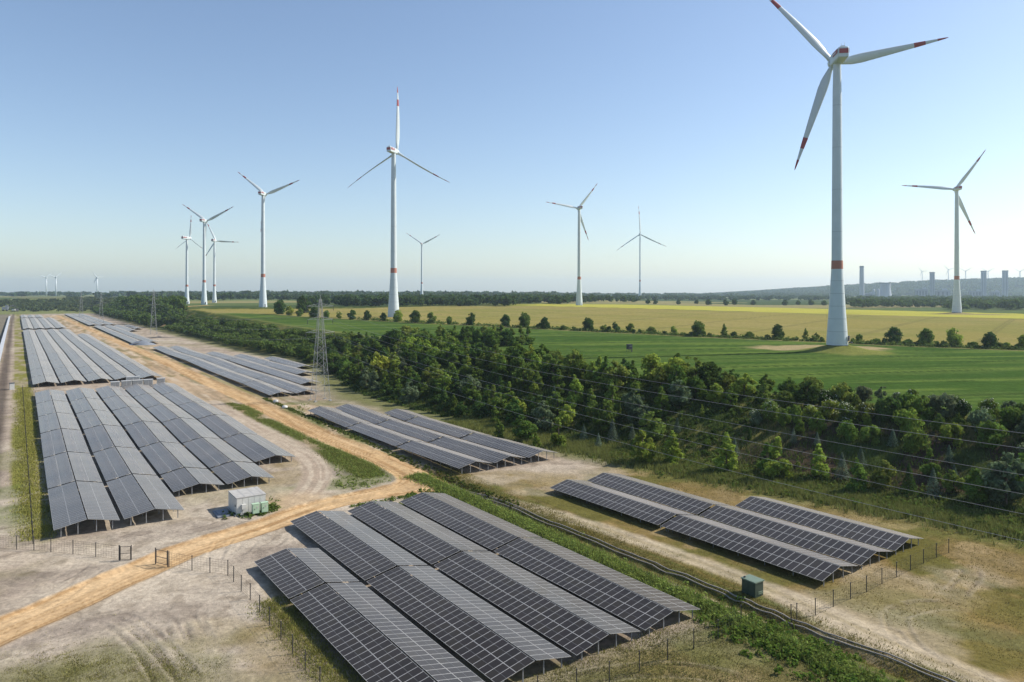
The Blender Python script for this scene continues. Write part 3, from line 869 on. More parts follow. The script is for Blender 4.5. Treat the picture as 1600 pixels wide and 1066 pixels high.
for px, w, top, lab in ((1358, 12, 459, "low grey hall left of the cooling tower"), (1440, 18, 452, "stepped grey hall left of the first slab tower"), (1470, 26, 454, "long grey hall right of the first slab tower"),
                        (1524, 18, 455, "grey hall left of the middle slab tower"), (1554, 14, 456, "grey hall between the two right slab towers")):
    root, z0 = ps_thing("boiler_hall", px, lab, "industrial hall", 3720)
    h = ps_h(top, 3720) - z0; wm = w / FPX * 3720
    mb = MB(); mb.box((0, 0, h / 2), (wm, 40, h)); obj("wall", mb.mesh("wall", ["plantd"]), root)
    mb = MB(); mb.box((0, 0, h + 1), (wm + 1, 41, 2.5)); mb.box((wm * .2, 0, h + 5), (wm * .3, 20, 8)); obj("roof", mb.mesh("roof", ["plant"]), root)
    for q in range(4):
        mb = MB(); mb.box(((q - 1.5) * wm * .22, -20.4, h * .55), (wm * .08, .8, h * .5)); obj("window", mb.mesh("window", ["dark"]), root)

# ------------------------------------------------------------------ solar tables: low tents of modules in rows
RIDGE_Z, EAVE_Z, PITCH = 1.80, 0.90, 1.06
_mod, _sheet, _frame = {}, {}, {}
def module_geo(mb, L, Wd, ox=0.0, oy=0.0, half=True, simple_=False):
    """one module lying flat, x along the slope, y along the row; frame, two glass halves, strip"""
    fr = .028
    x0, x1, y0, y1 = ox - L / 2, ox + L / 2, oy - Wd / 2, oy + Wd / 2
    th = .04
    o = [(x0, y0, 0), (x1, y0, 0), (x1, y1, 0), (x0, y1, 0)]
    i = [(x0 + fr, y0 + fr, -.003), (x1 - fr, y0 + fr, -.003), (x1 - fr, y1 - fr, -.003), (x0 + fr, y1 - fr, -.003)]
    b = [(p[0], p[1], -th) for p in o]
    mb.add(o + i, [(0, 1, 5, 4), (1, 2, 6, 5), (2, 3, 7, 6), (3, 0, 4, 7)], 1)
    mb.add(o + b, [(4, 5, 1, 0), (5, 6, 2, 1), (6, 7, 3, 2), (7, 4, 0, 3), (7, 6, 5, 4)], 1)
    if half:
        m = .015
        a = [(ox - m, y0 + fr, -.003), (ox + m, y0 + fr, -.003), (ox + m, y1 - fr, -.003), (ox - m, y1 - fr, -.003)]
        mb.add([i[0], a[0], a[3], i[3]], [(0, 1, 2, 3)], 0)
        mb.add([a[1], i[1], i[2], a[2]], [(0, 1, 2, 3)], 0)
        mb.add(a, [(0, 1, 2, 3)], 2)
    else:
        mb.add(i, [(0, 1, 2, 3)], 0)
def module_mesh(L, half):
    k = (round(L, 2), half)
    if k not in _mod:
        mb = MB(); module_geo(mb, L - .02, PITCH - .02, half=half); _mod[k] = mb.mesh("solar_module", ["glass", "alu", "silver"])
    return _mod[k]
def weld_sheet(L, n, half):
    """a whole slope of modules (2 up, n along) as one mesh, each module its own island"""
    k = (round(L, 2), n, half)
    if k not in _sheet:
        mb = MB(); module_geo(mb, L - .02, PITCH - .02, 0, 0, half)
        # weld the single module so that it is one island, then repeat it
        v0 = np.array(mb.v); key = {}; ids = []
        for v in mb.v: ids.append(key.setdefault(tuple(round(c, 4) for c in v), len(key)))
        vv = np.array(list(key.keys())); f0 = np.array([[ids[i] for i in f] for f in mb.f])
        off = np.array([((r - .5) * L, (j + .5) * PITCH, 0) for r in range(2) for j in range(n)])
        V = (vv[None] + off[:, None]).reshape(-1, 3)
        F = (f0[None] + (np.arange(len(off)) * len(vv))[:, None, None]).reshape(-1, 4)
        me = np_mesh("module_slope", V, F, "glass")
        me.materials.append(M["alu"]); me.materials.append(M["silver"])
        me.polygons.foreach_set("material_index", np.tile(np.array(mb.m, dtype=np.int32), len(off)))
        me.update()
        _sheet[k] = me
    return _sheet[k]
def frame_mesh(w, n, inner):
    k = (round(w, 2), n, inner)
    if k not in _frame:
        L = n * PITCH; mb = MB()
        al = math.atan2(RIDGE_Z - EAVE_Z, w)
        def zz(x): return RIDGE_Z - abs(x) / w * (RIDGE_Z - EAVE_Z) - .10
        ys = [.35] + [min(L - .35, .35 + 4.24 * q) for q in range(1, int((L - .7) / 4.24) + 1)] + [L - .35]
        for y in ys:
            mb.bar((0, y, zz(0)), (-w + .2, y, zz(-w + .2)), .05); mb.bar((0, y, zz(0)), (w - .2, y, zz(w - .2)), .05)
        for x in (-w * .85, -w * .6, -w * .38, -w * .12, w * .12, w * .38, w * .6, w * .85):
            mb.bar((x, 0, zz(x) + .03), (x, L, zz(x) + .03), .035)
        for y in (ys[1:-1] if not inner else ys[1:-1]):
            for x in (-w * .78, -w * .28, w * .28, w * .78): mb.bar((x, y, -.3), (x, y, zz(x)), .06)
        _frame[k] = mb.mesh("support_frame", ["steel"])
    return _frame[k]
ORD = ["first", "second", "third", "fourth", "fifth", "sixth", "seventh", "eighth", "ninth", "tenth", "eleventh", "twelfth"]
_postm = {}
def post_mesh(h):
    k = round(h, 2)
    if k not in _postm:
        mb = MB(); mb.box((0, 0, (h - .3) / 2), (.12, .08, h + .3)); mb.box((0, 0, h - .04), (.2, .16, .03)); _postm[k] = mb.mesh("post", ["steel"])
    return _postm[k]
N_MOD = 0
def solar_table(s0, n, t0, w, lab, group, detail, half, length=None, skew=0.0):
    """s0: near end, n modules long, t0: left eave, w: half width"""
    global N_MOD
    x, y = to_xy(s0, t0 + w)
    z = 0.0
    root = thing("solar_table", (x, y, z), TH + skew, lab, "solar panels", group)
    und = lambda q: .22 * math.sin(q / 15.0) + .16 * math.sin(q / 6.3 + 1.0)
    if s0 > 120:
        z0, z1 = und(s0) + .2, und(s0 + n * PITCH) + .2
        root.location.z = z0; root.rotation_euler = (math.atan2(z1 - z0, n * PITCH), random.uniform(-.004, .004), TH + skew)
    if length: root.scale = (1, length / (n * PITCH), 1)
    al = math.atan2(RIDGE_Z - EAVE_Z, w)
    Ls = (w - .09) / math.cos(al) / 2            # module length along the slope
    for sg in (-1, 1):
        rot = (0, sg * al, 0)
        cx = sg * (.09 + (w - .09) / 2); cz = (RIDGE_Z + EAVE_Z) / 2
        if detail:
            me = module_mesh(Ls, half)
            for r in (-.5, .5):
                ux, uz = r * Ls * math.cos(al), -sg * r * Ls * math.sin(al)
                for j in range(n):
                    o = bpy.data.objects.new("solar_module", me); COL.objects.link(o)
                    o.parent = root; o.location = (cx + ux, (j + .5) * PITCH, cz + uz + random.uniform(-.004, .004))
                    o.rotation_euler = (random.uniform(-.003, .003), rot[1] + random.uniform(-.003, .003), 0)
                    N_MOD += 1
        else:
            o = obj("module_slope", weld_sheet(Ls, n, half), root, "stuff")
            o.location = (cx, 0, cz); o.rotation_euler = rot
    obj("support_frame", frame_mesh(w, n, detail), root)
    def zz(x): return RIDGE_Z - abs(x) / w * (RIDGE_Z - EAVE_Z) - .12
    for yy_ in ((.35, n * PITCH - .35) if s0 < 260 else ()):
        for xx in (-w * .78, -w * .28, w * .28, w * .78):
            o = obj("post", post_mesh(zz(xx)), root); o.location = (xx, yy_, 0)

def block(phrase, group, rows, w, detail=None, half=True, skew=0.0):
    s_ref = min(sec[0][0] for _, sec in rows)
    _block(phrase, group, rows, w, detail, half, skew, s_ref)
def _block(phrase, group, rows, w, detail, half, skew, s_ref):
    """rows: list of (t_left, [(near s, far s), ...])"""
    for ri, (t0, secs) in enumerate(rows):
        for si, (a, b) in enumerate(secs):
            n = max(3, int(round((b - a - .3) / PITCH)))
            where = "only section" if len(secs) == 1 else ("nearest section" if si == 0 else ("farthest section" if si == len(secs) - 1 else ORD[si] + " section from near end"))
            lab = "solar tent, %s, %s row from left, %s" % (where, ORD[ri], phrase)
            solar_table(a, n, t0 - skew * (a - s_ref), w, lab, group, bool(detail and detail(ri, si)), half, b - a - (.5 if a < 120 else .8), skew)

G = 28.9
A0, A1, A2, A3 = 54.2, 82.95, 97.3, 111.3
block("nearest block", "nearest solar block", [
    (26.2, [(A0, A1), (A1, A2)]), (35.5, [(A0, A1), (A1, A3)]), (44.7, [(A0, A1), (A1, A3)]), (53.9, [(A0, A1), (A1, A3)])],
    4.33, lambda r, s: True, True, .015)
BB = [124.2, 153.2, 183.0, 212.6, 242.4, 272.3, 301.5]
def segs(a): return list(zip(a[:-1], a[1:]))
block("left block by container", "left solar block", [
    (4.5, segs(BB)), (13.6, segs(BB)), (22.7, segs([138.0] + BB[1:])), (31.7, segs([138.0] + BB[1:])), (40.6, segs(BB[1:]))],
    4.25, lambda r, s: s == 0, True, -.005)
B2 = [327, 357, 388, 440, 482, 524, 572, 615, 700, 800]
block("second left block", "second left solar block", [(5.2 + 9.1 * i, segs(B2 if i < 4 else B2[:9])) for i in range(5)], 4.25, None, False)
B3 = [832, 950, 1070, 1175]
block("third left block", "third left solar block", [(5.5 + 9.1 * i, segs(B3)) for i in range(4)], 4.25, None, False)
block("farthest left block", "farthest left solar block", [(5.5 + 9.1 * i, segs([1200, 1330])) for i in range(3)], 4.25, None, False)
block("block under pylon", "solar block under the pylon", [
    (71.6, segs([122.8, 151, 180.2, 210.0])), (79.9, segs([122.8, 151, 180.2, 210.0])), (88.4, segs([122.8, 151, 180.2, 194]))], 3.95, lambda r, s: s == 0, True, .012)
block("block by green kiosk", "right solar block by the green kiosk", [
    (80.8, segs([51.3, 77.7, 104.0])), (89.6, segs([51.5, 77.9, 104.0])), (98.4, segs([51.7, 78.0]))], 4.2, lambda r, s: True, False, .034)
block("block left of pylon", "solar block left of the pylon", [
    (71.2, segs([250.0, 286, 332, 402, 455, 506])), (80.2, segs([249.5, 300, 345, 402, 455, 503])), (89.6, segs([273, 330, 390, 443])),
    (98.6, segs([305.5, 360, 416])), (107.6, segs([334, 389]))], 4.2, None, False)
block("far block by woods", "far solar block along the woods", [(66 + 9.1 * i, segs([550 + (0, 8, 190, 225)[i], 640 + (0, 8, 190, 150)[i], 745 + (0, 8, 80, 80)[i], 862])) for i in range(4)], 4.2, None, False)
block("farthest block by woods", "farthest solar block along the woods", [(64 + 9.1 * i, segs([885, 1000, 1120, 1250, 1370])) for i in range(3)], 4.2, None, False)

# ------------------------------------------------------------------ trees and bushes
def leaf_quads(P, Nn, size, rng, aspect=.75):
    """leaf clump quads at points P with rough normals Nn"""
    n = len(P)
    Nn = Nn + rng.normal(0, .55, (n, 3)); Nn /= np.linalg.norm(Nn, axis=1, keepdims=True) + 1e-9
    r = rng.normal(0, 1, (n, 3))
    U = np.cross(Nn, r); U /= np.linalg.norm(U, axis=1, keepdims=True) + 1e-9
    Vv = np.cross(Nn, U)
    sz = (size * rng.uniform(.6, 1.3, n))[:, None]
    a = P - U * sz - Vv * sz * aspect * .3; b = P + U * sz * .2 - Vv * sz * aspect; c = P + U * sz + Vv * sz * aspect * .3; d = P - U * sz * .2 + Vv * sz * aspect
    V = np.stack([a, b, c, d], 1).reshape(-1, 3)
    F = np.arange(4 * n).reshape(n, 4)
    return V, F

def broad_crown(seed, h=8.0, w=3.0, n=1500, size=.33, base=.2, clumps=26, shape=0.0):
    """crown of leaf clumps; shape 0 is rounded, 1 is a cone"""
    rng = np.random.default_rng(seed)
    cs = []
    skew = rng.uniform(-.25, .25, 2)
    for k in range(clumps):
        u = rng.uniform(0, 1) ** (1 + .5 * shape)
        zc = base * h + (1 - base) * h * (.06 + .88 * u)
        rnd = math.sin(math.pi * min(1, max(0.02, (u * .84 + .12)))) ** .6
        prof = rnd * (1 - shape) + (1.05 - u) * shape
        rr = w * prof * math.sqrt(rng.uniform(.05, 1)) * .85
        a = rng.uniform(0, 2 * math.pi)
        cr = w * rng.uniform(.2, .48) * (.45 + .55 * prof)
        cs.append((rr * math.cos(a) + skew[0] * w * u, rr * math.sin(a) + skew[1] * w * u, min(zc, h - cr * .5), cr))
    for k in range(3):      # leaders that stick out of the top
        a = rng.uniform(0, 6.28); q = rng.uniform(0, .35) * w * (1 - shape)
        cs.append((q * math.cos(a) + skew[0] * w, q * math.sin(a) + skew[1] * w, h * rng.uniform(.93, 1.04), w * rng.uniform(.10, .2)))
    cs = np.array(cs)
    pr = cs[:, 3] ** 2; pr /= pr.sum()
    ci = rng.choice(len(cs), n, p=pr)
    d = rng.normal(0, 1, (n, 3)); d /= np.linalg.norm(d, axis=1, keepdims=True)
    rad = rng.uniform(.3, 1.12, n) ** .8
    P = cs[ci, :3] + d * (cs[ci, 3] * rad)[:, None] * np.array([1, 1, .8])
    P[:, 2] = np.maximum(P[:, 2], .15)
    out = d + .35 * (P - np.array([0, 0, h * .45])) / h
    V, F = leaf_quads(P, out, size, rng)
    return np_mesh("crown", V, F, "leaf"), cs

def blossom_mesh(seed, cs, n=260, size=.26):
    """flat pale flower heads on the upper outside of the clumps"""
    rng = np.random.default_rng(seed)
    ci = rng.integers(0, len(cs), n)
    d = rng.normal(0, 1, (n, 3)); d[:, 2] = np.abs(d[:, 2]) + .3; d /= np.linalg.norm(d, axis=1, keepdims=True)
    P = cs[ci, :3] + d * (cs[ci, 3] * 1.1)[:, None] * np.array([1, 1, .85])
    V, F = leaf_quads(P, d + np.array([0, 0, .8]), size, rng, .9)
    return np_mesh("blossom", V, F, "blossom")

def trunk_mesh(h, cs=None, r=.16, base=.25):
    mb = MB()
    p = [Vector((0, 0, -.5)), Vector((.08, .03, h * .3)), Vector((-.05, .06, h * .62)), Vector((0, 0, h * .88))]
    rr = [r * 1.25, r, r * .62, r * .25]
    for i in range(3): mb.bar(p[i], p[i + 1], rr[i], n=6, r2=rr[i + 1], smooth=True, caps=False)
    if cs is not None:
        for c in cs[:9]:
            t = min(.8, max(.2, c[2] / h * .7)); z0 = h * t
            mb.bar((0, 0, z0), (c[0] * .9, c[1] * .9, c[2]), r * .42, n=5, r2=r * .12, smooth=True, caps=False)
    return mb.mesh("trunk", ["bark"])

def spruce_crown(seed, h=7.0, w=1.7, n=1300):
    rng = np.random.default_rng(seed)
    lv = 17; P = []; Nn = []
    for k in range(n):
        u = rng.uniform(0, 1) ** 1.25
        u = (math.floor(u * lv) + rng.uniform(0, .55)) / lv
        R = w * (1 - u) * (1 + .18 * math.sin(k)) + .06
        nb = 8; a = (rng.integers(0, nb) + rng.normal(0, .16)) * 2 * math.pi / nb + math.floor(u * lv) * 1.3
        q = math.sqrt(rng.uniform(.05, 1))
        P.append((R * q * math.cos(a), R * q * math.sin(a), .12 * h + .88 * h * u - .22 * R * q + .1))
        Nn.append((math.cos(a) * .6, math.sin(a) * .6, .9))
    V, F = leaf_quads(np.array(P), np.array(Nn), .23, rng, .45)
    return np_mesh("crown", V, F, "leaf")

SHAPE_W = {'broad': 'bushy', 'round': 'round', 'tall': 'slim', 'bush': 'low', 'spruce': 'pointed'}
TINT_W = {'deep': 'dark green', 'mid': 'green', 'fresh': 'light green', 'olive': 'olive', 'lime': 'yellowish', 'grey': 'grey green', 'white': 'pale blossoming', 'blue': 'blue'}
CROWNS = {"broad": [], "round": [], "tall": [], "bush": [], "spruce": []}
for k in range(5):
    c, cs = broad_crown(100 + k, 8, 3.3, 2600, .33, .08, 26); CROWNS["broad"].append((c, trunk_mesh(8, cs)))
for k in range(4):
    c, cs = broad_crown(200 + k, 8, 3.9, 3000, .36, .02, 60); CROWNS["round"].append((c, trunk_mesh(8, cs, .2)))
for k in range(4):
    c, cs = broad_crown(300 + k, 8, 2.7, 2400, .28, .05, 34, .72); CROWNS["tall"].append((c, trunk_mesh(8, cs, .14)))
for k in range(4):
    c, cs = broad_crown(400 + k, 8, 6.0, 2000, .55, .0, 30); CROWNS["bush"].append((c, trunk_mesh(5, cs, .16)))
BLOSSOM = {}
for k in range(3):
    c, cs = broad_crown(450 + k, 8, 6.0, 2400, .5, .0, 30); t_ = trunk_mesh(5, cs, .16); CROWNS.setdefault("elder", []).append((c, t_)); BLOSSOM[c.name] = blossom_mesh(460 + k, cs, 170, .30)
for k in range(3):
    CROWNS["spruce"].append((spruce_crown(500 + k, 8, 2.6, 1900), trunk_mesh(8, None, .13)))
TINT = {"deep": (0.066, 0.110, 0.027), "mid": (0.118, 0.175, 0.034), "fresh": (0.215, 0.275, 0.046), "olive": (0.165, 0.205, 0.044), "lime": (0.25, 0.28, 0.045),
        "blue": (0.13, 0.18, 0.125), "grey": (0.13, 0.165, 0.085), "white": (0.34, 0.36, 0.24)}
N_TREE = {}
def plant(kind, x, y, h, tint, lab, cat="tree", group=None, name=None, wide=1.0, rng=random):
    c, t = rng.choice(CROWNS[kind])
    nm = name or {"spruce": "spruce_tree", "bush": "shrub", "elder": "shrub"}.get(kind, "broadleaf_tree")
    root = thing(nm, (x, y, gz(x, y) - .1), rng.uniform(0, 6.28), lab, cat, group)
    k = h / 8.0
    root.scale = (k * wide, k * wide * rng.uniform(.9, 1.1), k)
    oc = obj("crown", c, root); ot = obj("trunk", t, root)
    if c.name in BLOSSOM: obj("blossom", BLOSSOM[c.name], root)
    j = rng.uniform(.78, 1.25)
    col = TINT[tint]
    oc.color = (col[0] * j * rng.uniform(.92, 1.1), col[1] * j, col[2] * j, 1)
    N_TREE[nm] = N_TREE.get(nm, 0) + 1
    return root
def plant_px(kind, px, py, hpx, tint, lab, **kw):
    x, y, z = at(px, py)
    return plant(kind, x, y, hpx / FPX * y, tint, lab, **kw)
OCC = []      # occupied spots on the embankment
def occupied(x, y, d):
    return any((x - a) ** 2 + (y - b) ** 2 < d * d for a, b in OCC)

HEDGE_PX = ([470, 560, 650, 740, 820, 910, 1000, 1090, 1215, 1340, 1440, 1600, 1700], [494, 499, 504, 508, 512, 517, 521, 526, 531, 537, 541, 547, 550])
# hedgerow between the green and the tan field
HG = "hedgerow trees between green and tan field"
HROW = [("round", 820, 511.5, 23, "mid", "upright bushy tree at the left end of the hedgerow by the belt"), ("round", 851, 514, 18, "deep", "round dark hedgerow tree, second right of the tree belt"),
    ("bush", 880, 515.5, 7, "mid", "low wide hedge bush between two round hedgerow trees"), ("round", 919, 516.5, 20, "deep", "round dark hedgerow tree below the turbine right of centre"),
    ("broad", 946, 517.5, 10, "deep", "small narrow hedgerow bush right of the round dark tree"), ("broad", 961, 516.5, 13, "deep", "small hedgerow tree, second small one right of round tree"),
    ("round", 985, 519.5, 14, "mid", "hedgerow tree above the black hunting blind"), ("bush", 1016, 520.5, 10, "olive", "ragged hedgerow bush right of the tree above the blind"),
    ("round", 1054, 522.5, 13, "fresh", "light green round bush in the hedgerow, lone"), ("round", 1091, 525.5, 24, "mid", "tall spreading hedgerow tree, biggest between blind and largest turbine"),
    ("tall", 1132, 525.5, 19, "mid", "pointed hedgerow tree beside the big spreading one"), ("bush", 1172, 527.5, 9, "mid", "long low hedge bush left of the dark round tree"),
    ("round", 1215, 530.5, 23, "deep", "dark round hedgerow tree left of the largest turbine"), ("tall", 1259, 530.5, 17, "olive", "thin sparse hedgerow tree close left of the largest turbine"),
    ("broad", 1276, 531, 11, "mid", "small bush just left of the largest turbine's foot"), ("bush", 1342, 535.5, 13, "mid", "long low hedge bush right of the largest turbine's foot"),
    ("bush", 1370, 537, 8, "mid", "small low bush before the round tree right of turbine"), ("round", 1397, 538, 26, "deep", "first round tree right of the largest turbine"),
    ("bush", 1421, 539, 9, "mid", "small bush between first and second tree right of the turbine"), ("round", 1447, 540, 26, "mid", "second round tree right of the largest turbine"),
    ("round", 1494, 542, 29, "fresh", "biggest leafy hedgerow tree right of the largest turbine"), ("bush", 1521, 543, 9, "olive", "low bush right of the biggest leafy hedgerow tree"),
    ("round", 1547, 544.5, 25, "deep", "very dark egg shaped hedgerow tree near the right edge"), ("bush", 1572, 544, 9, "fresh", "low light bush right of the egg shaped tree"),
    ("round", 1600, 546, 22, "fresh", "hedgerow tree cut by the right edge of the frame"),
    ("round", 437, 491, 22, "deep", "dense dark tree at the left end of the far hedgerow"), ("round", 477, 489, 26, "deep", "large dark tree of the far hedgerow behind the pylon"),
    ("round", 452, 493, 14, "lime", "yellowish round tree in front of the dark far hedgerow trees"), ("round", 467, 494.5, 13, "mid", "green tree right of the yellowish one in far hedgerow"),
    ("round", 490, 496, 17, "deep", "dark conical tree left of the pylon top"), ("round", 510, 497, 12, "mid", "small round tree just right of the pylon top"),
    ("broad", 530, 498, 12, "fresh", "light narrow tree, second right of the pylon top"), ("round", 550, 499.5, 15, "deep", "dark tree with flat top, third right of the pylon"),
    ("round", 574, 500.5, 15, "deep", "dark pointed tree left of the upright bladed turbine"), ("round", 599, 502, 13, "deep", "dark broad tree at the turbine foot, left side"),
    ("round", 622, 503, 18, "fresh", "light green tree just at the foot of the upright turbine"), ("round", 649, 504.5, 19, "mid", "round tree, first right of the upright turbine"),
    ("round", 674, 505.5, 17, "olive", "wide olive tree, second right of the upright turbine"), ("bush", 702, 507, 12, "mid", "low bush, third right of the upright turbine"),
    ("round", 734, 508, 19, "deep", "dark ball shaped tree over the belt"), ("round", 790, 511, 19, "deep", "dark upright tree at the right end of the belt")]
for (kd, px, py, hp, ti, lab) in HROW:
    plant_px(kd, px, py, hp, ti, lab, group=HG, wide=(.62 if kd == "bush" and hp > 10 else (.95 if kd == "round" else 1.0)))
# low hedge between the single trees
hr = random.Random(3)
for i in range(48):
    px = 838 + 762 * (i + hr.random() * .8) / 48.0
    py = np.interp(px, [740, 910, 1090, 1215, 1440, 1600], [508, 517.5, 526, 531.5, 541.5, 547])
    if 1288 < px < 1328: continue
    plant_px("bush", px, float(py) - .6, hr.uniform(4.5, 10), hr.choice(["mid", "olive", "deep", "mid"]), "low filler shrub beside the " + " ".join(min(HROW, key=lambda q: abs(q[1] - px))[5].split(",")[0].split()[:10]), cat="shrub", group="low hedgerow shrubs", wide=hr.uniform(.6, 1.0), rng=hr)

# trees on the lower slope that stand alone
LONE = [("broad", 1004, 726, 50, "fresh", "sunlit round leafed tree, left one of the pair above the right block"), ("tall", 1049, 727, 52, "fresh", "sunlit pointed tree, right one of the pair above the right block"),  # sunlit trees: sunshine put into the brighter leaf tint
    ("tall", 1135, 741, 62, "fresh", "tall sunlit tree alone above the right block's top row"), ("tall", 1218, 751, 64, "fresh", "tall sunlit pointed tree beside a lower twin, right slope"),
    ("tall", 1200, 740, 46, "mid", "darker tree just left of the tall pointed one"), ("tall", 1281, 748, 52, "fresh", "sunlit narrow tree between two blue spruces"),
    ("tall", 1340, 773, 54, "mid", "thin leafy tree right of the first blue spruce pair"), ("broad", 1378, 765, 44, "olive", "rounded tree left of the dense dark pyramid"),
    ("spruce", 1420, 775, 52, "deep", "dense dark green pyramid conifer near the foot of slope"), ("tall", 1455, 745, 42, "mid", "leafy tree above the large blue spruce"),
    ("broad", 1525, 787, 54, "mid", "broad leafy tree low on the slope, right part"), ("broad", 1572, 790, 78, "grey", "tall greyish tree at the right edge of the slope"),
    ("broad", 1598, 772, 60, "mid", "leafy tree cut by the right frame edge on the slope"), ("broad", 1490, 770, 34, "olive", "small olive tree right of the large blue spruce"),
    ("spruce", 1316, 748, 42, "blue", "blue spruce, left one of the pair mid slope"), ("spruce", 1345, 730, 34, "blue", "blue spruce higher up, right one of the pair"),
    ("spruce", 1458, 777, 47, "blue", "largest blue spruce at the foot of the slope"), ("spruce", 1395, 698, 30, "blue", "small blue spruce on the bare brown soil"),
    ("spruce", 1483, 722, 28, "blue", "small blue spruce near the upper right shrubs"), ("spruce", 1491, 750, 26, "blue", "low blue spruce right of the dark pyramid"),
    ("spruce", 1240, 692, 24, "blue", "small blue spruce under the flowering shrubs"), ("spruce", 1277, 696, 22, "blue", "small blue spruce, right neighbour under the flowering shrubs"),
    ("spruce", 1148, 712, 30, "blue", "bluish spruce behind the tall lone sunlit tree"), ("spruce", 957, 690, 36, "blue", "blue spruce on the dark mid slope, larger one"),
    ("spruce", 935, 702, 26, "blue", "blue spruce left of the larger one, mid slope"), ("spruce", 912, 690, 28, "blue", "blue spruce, third from the larger one to the left"),
    ("spruce", 988, 687, 24, "blue", "blue spruce right of the larger one, mid slope"), ("spruce", 1058, 676, 24, "blue", "lone small blue spruce high on the dark slope"),
    ("spruce", 866, 632, 30, "blue", "blue spruce at the upper edge of the slope"), ("spruce", 1592, 735, 26, "blue", "blue spruce near the right frame edge"),
    ("broad", 592, 596, 44, "lime", "bright yellow green bushy tree on the middle embankment"), ("tall", 873, 700, 44, "fresh", "sunlit tree above the end of the middle block"),
    ("tall", 838, 705, 28, "fresh", "short sunlit tree left of the one above the middle block"), ("broad", 818, 690, 40, "mid", "rounded tree over the middle block's near end"),
    ("tall", 780, 690, 34, "mid", "slim tree above the middle block's top row")]
for (kd, px, py, hp, ti, lab) in LONE:
    o = plant_px(kd, px, py, hp, ti, lab, group="single trees on the embankment", wide=1.05 if kd != "spruce" else .9)
    OCC.append((o.location.x, o.location.y))

def in_view(x, y, z=6):
    if y < 20: return False
    u = CX + FPX * x / y; v = HY + FPX * (CAM_H - z) / y
    return -60 < u < 1680 and v < 1100
er = random.Random(21)
def scatter(n_try, smin, smax, emin, emax, dmin, fn, acc=lambda s, e: 1.0):
    """e: 0 at the foot of the embankment, 1 at its top edge"""
    for _ in range(n_try):
        s = er.uniform(smin, smax); e = er.uniform(emin, emax)
        if er.random() > acc(s, e): continue
        t = float(foot(s)) + e * BANK_W
        x, y = to_xy(s, t)
        if not in_view(x, y) or occupied(x, y, dmin): continue
        OCC.append((x, y)); fn(x, y, s, e)
def zone_word(s):
    for lim, w_ in ((70, "near the right frame edge"), (100, "above the right block's near end"), (125, "above the right block's far end"), (150, "between right and middle blocks"),
                    (180, "above the middle block's near half"), (210, "above the middle block's far half"), (245, "right of the pylon"), (290, "behind the pylon")):
        if s < lim: return w_
    return "left of the pylon"
def f_upper(x, y, s, e):
    ti = er.choice(["deep", "mid", "mid", "olive", "fresh"]); kd = er.choice(["broad", "broad", "tall", "round"])
    plant(kd, x, y, er.uniform(5.2, 8.2) if s > 120 else er.uniform(4.0, 6.2), ti, "%s %s tree on the embankment's upper edge %s" % (SHAPE_W[kd], TINT_W[ti], zone_word(s)), group="trees along the upper embankment edge", wide=1.1, rng=er)
FL = []
def f_flower(x, y, s, e): FL.append((x, y, s))
def f_mid(x, y, s, e):
    ti = er.choice(["deep", "mid", "mid", "olive", "fresh", "grey"]); kd = er.choice(["broad", "tall", "tall", "broad"])
    plant(kd, x, y, er.uniform(4.4, 8.0), ti, "%s %s young tree on the mid slope %s" % (SHAPE_W[kd], TINT_W[ti], zone_word(s)), group="thicket on the middle embankment", wide=1.1, rng=er)
def f_small(x, y, s, e):
    kd = er.choice(["tall", "bush"]); ti = er.choice(["mid", "olive", "fresh", "deep"])
    plant(kd, x, y, er.uniform(1.6, 3.2), ti, "small %s %s shrub on the right embankment %s" % (SHAPE_W[kd], TINT_W[ti], zone_word(s)), cat="shrub", group="small shrubs on the right embankment", name="shrub", wide=.8, rng=er)
scatter(900, 96, 290, .70, 1.04, 4.7, f_upper)
scatter(900, 24, 104, .50, 1.06, 3.5, f_flower, lambda s, e: 1.0 if e > .66 or s > 62 else .3)
FL.sort(key=lambda q: q[2])
for i, (x, y, s) in enumerate(FL):
    kd = er.choice(["bush", "bush", "elder", "broad"]) if s > 50 else er.choice(["bush", "broad", "broad", "tall"])
    ti = er.choice(["grey", "mid", "deep", "mid", "fresh", "olive"]); h_ = er.uniform(2.8, 4.8)
    t_ = float(to_st(x, y)[1] - foot(s)) / BANK_W
    lab = "%s %s shrub%s, %s, %s" % ("tall" if h_ > 4.1 else ("low" if h_ < 3.3 else "mid-sized"), TINT_W[ti], " in blossom" if kd == "elder" else "", "at the field edge" if t_ > .85 else "upper slope", zone_word(s) if s > 70 else ("at the right frame edge" if s < 45 else "right of the flowering shrubs"))
    plant(kd, x, y, h_, ti, lab, cat="shrub", group="shrubs on the upper right embankment", name="shrub", wide=.8, rng=er)
scatter(1100, 118, 300, .08, .70, 5.1, f_mid, lambda s, e: .35 + .65 * min(1, max(0, (s - 130) / 50)))
scatter(420, 28, 150, .05, .72, 6.0, f_small, lambda s, e: .7)
def belt_acc(s, e):
    return 1.0 if e < np.interp(s, [270, 280, 290, 302, 320, 400, 600, 742], [1.2, 2.4, 2.3, 1.5, .78, .62, .6, .5]) else 0.0
BELT = []
scatter(2000, 278, 742, .02, .8, 6.2, lambda x, y, s, e: BELT.append((x, y, s, e)), belt_acc)
scatter(700, 278, 322, .8, 2.4, 6.0, lambda x, y, s, e: BELT.append((x, y, s, e)), belt_acc)
BELT.sort(key=lambda q: q[1])
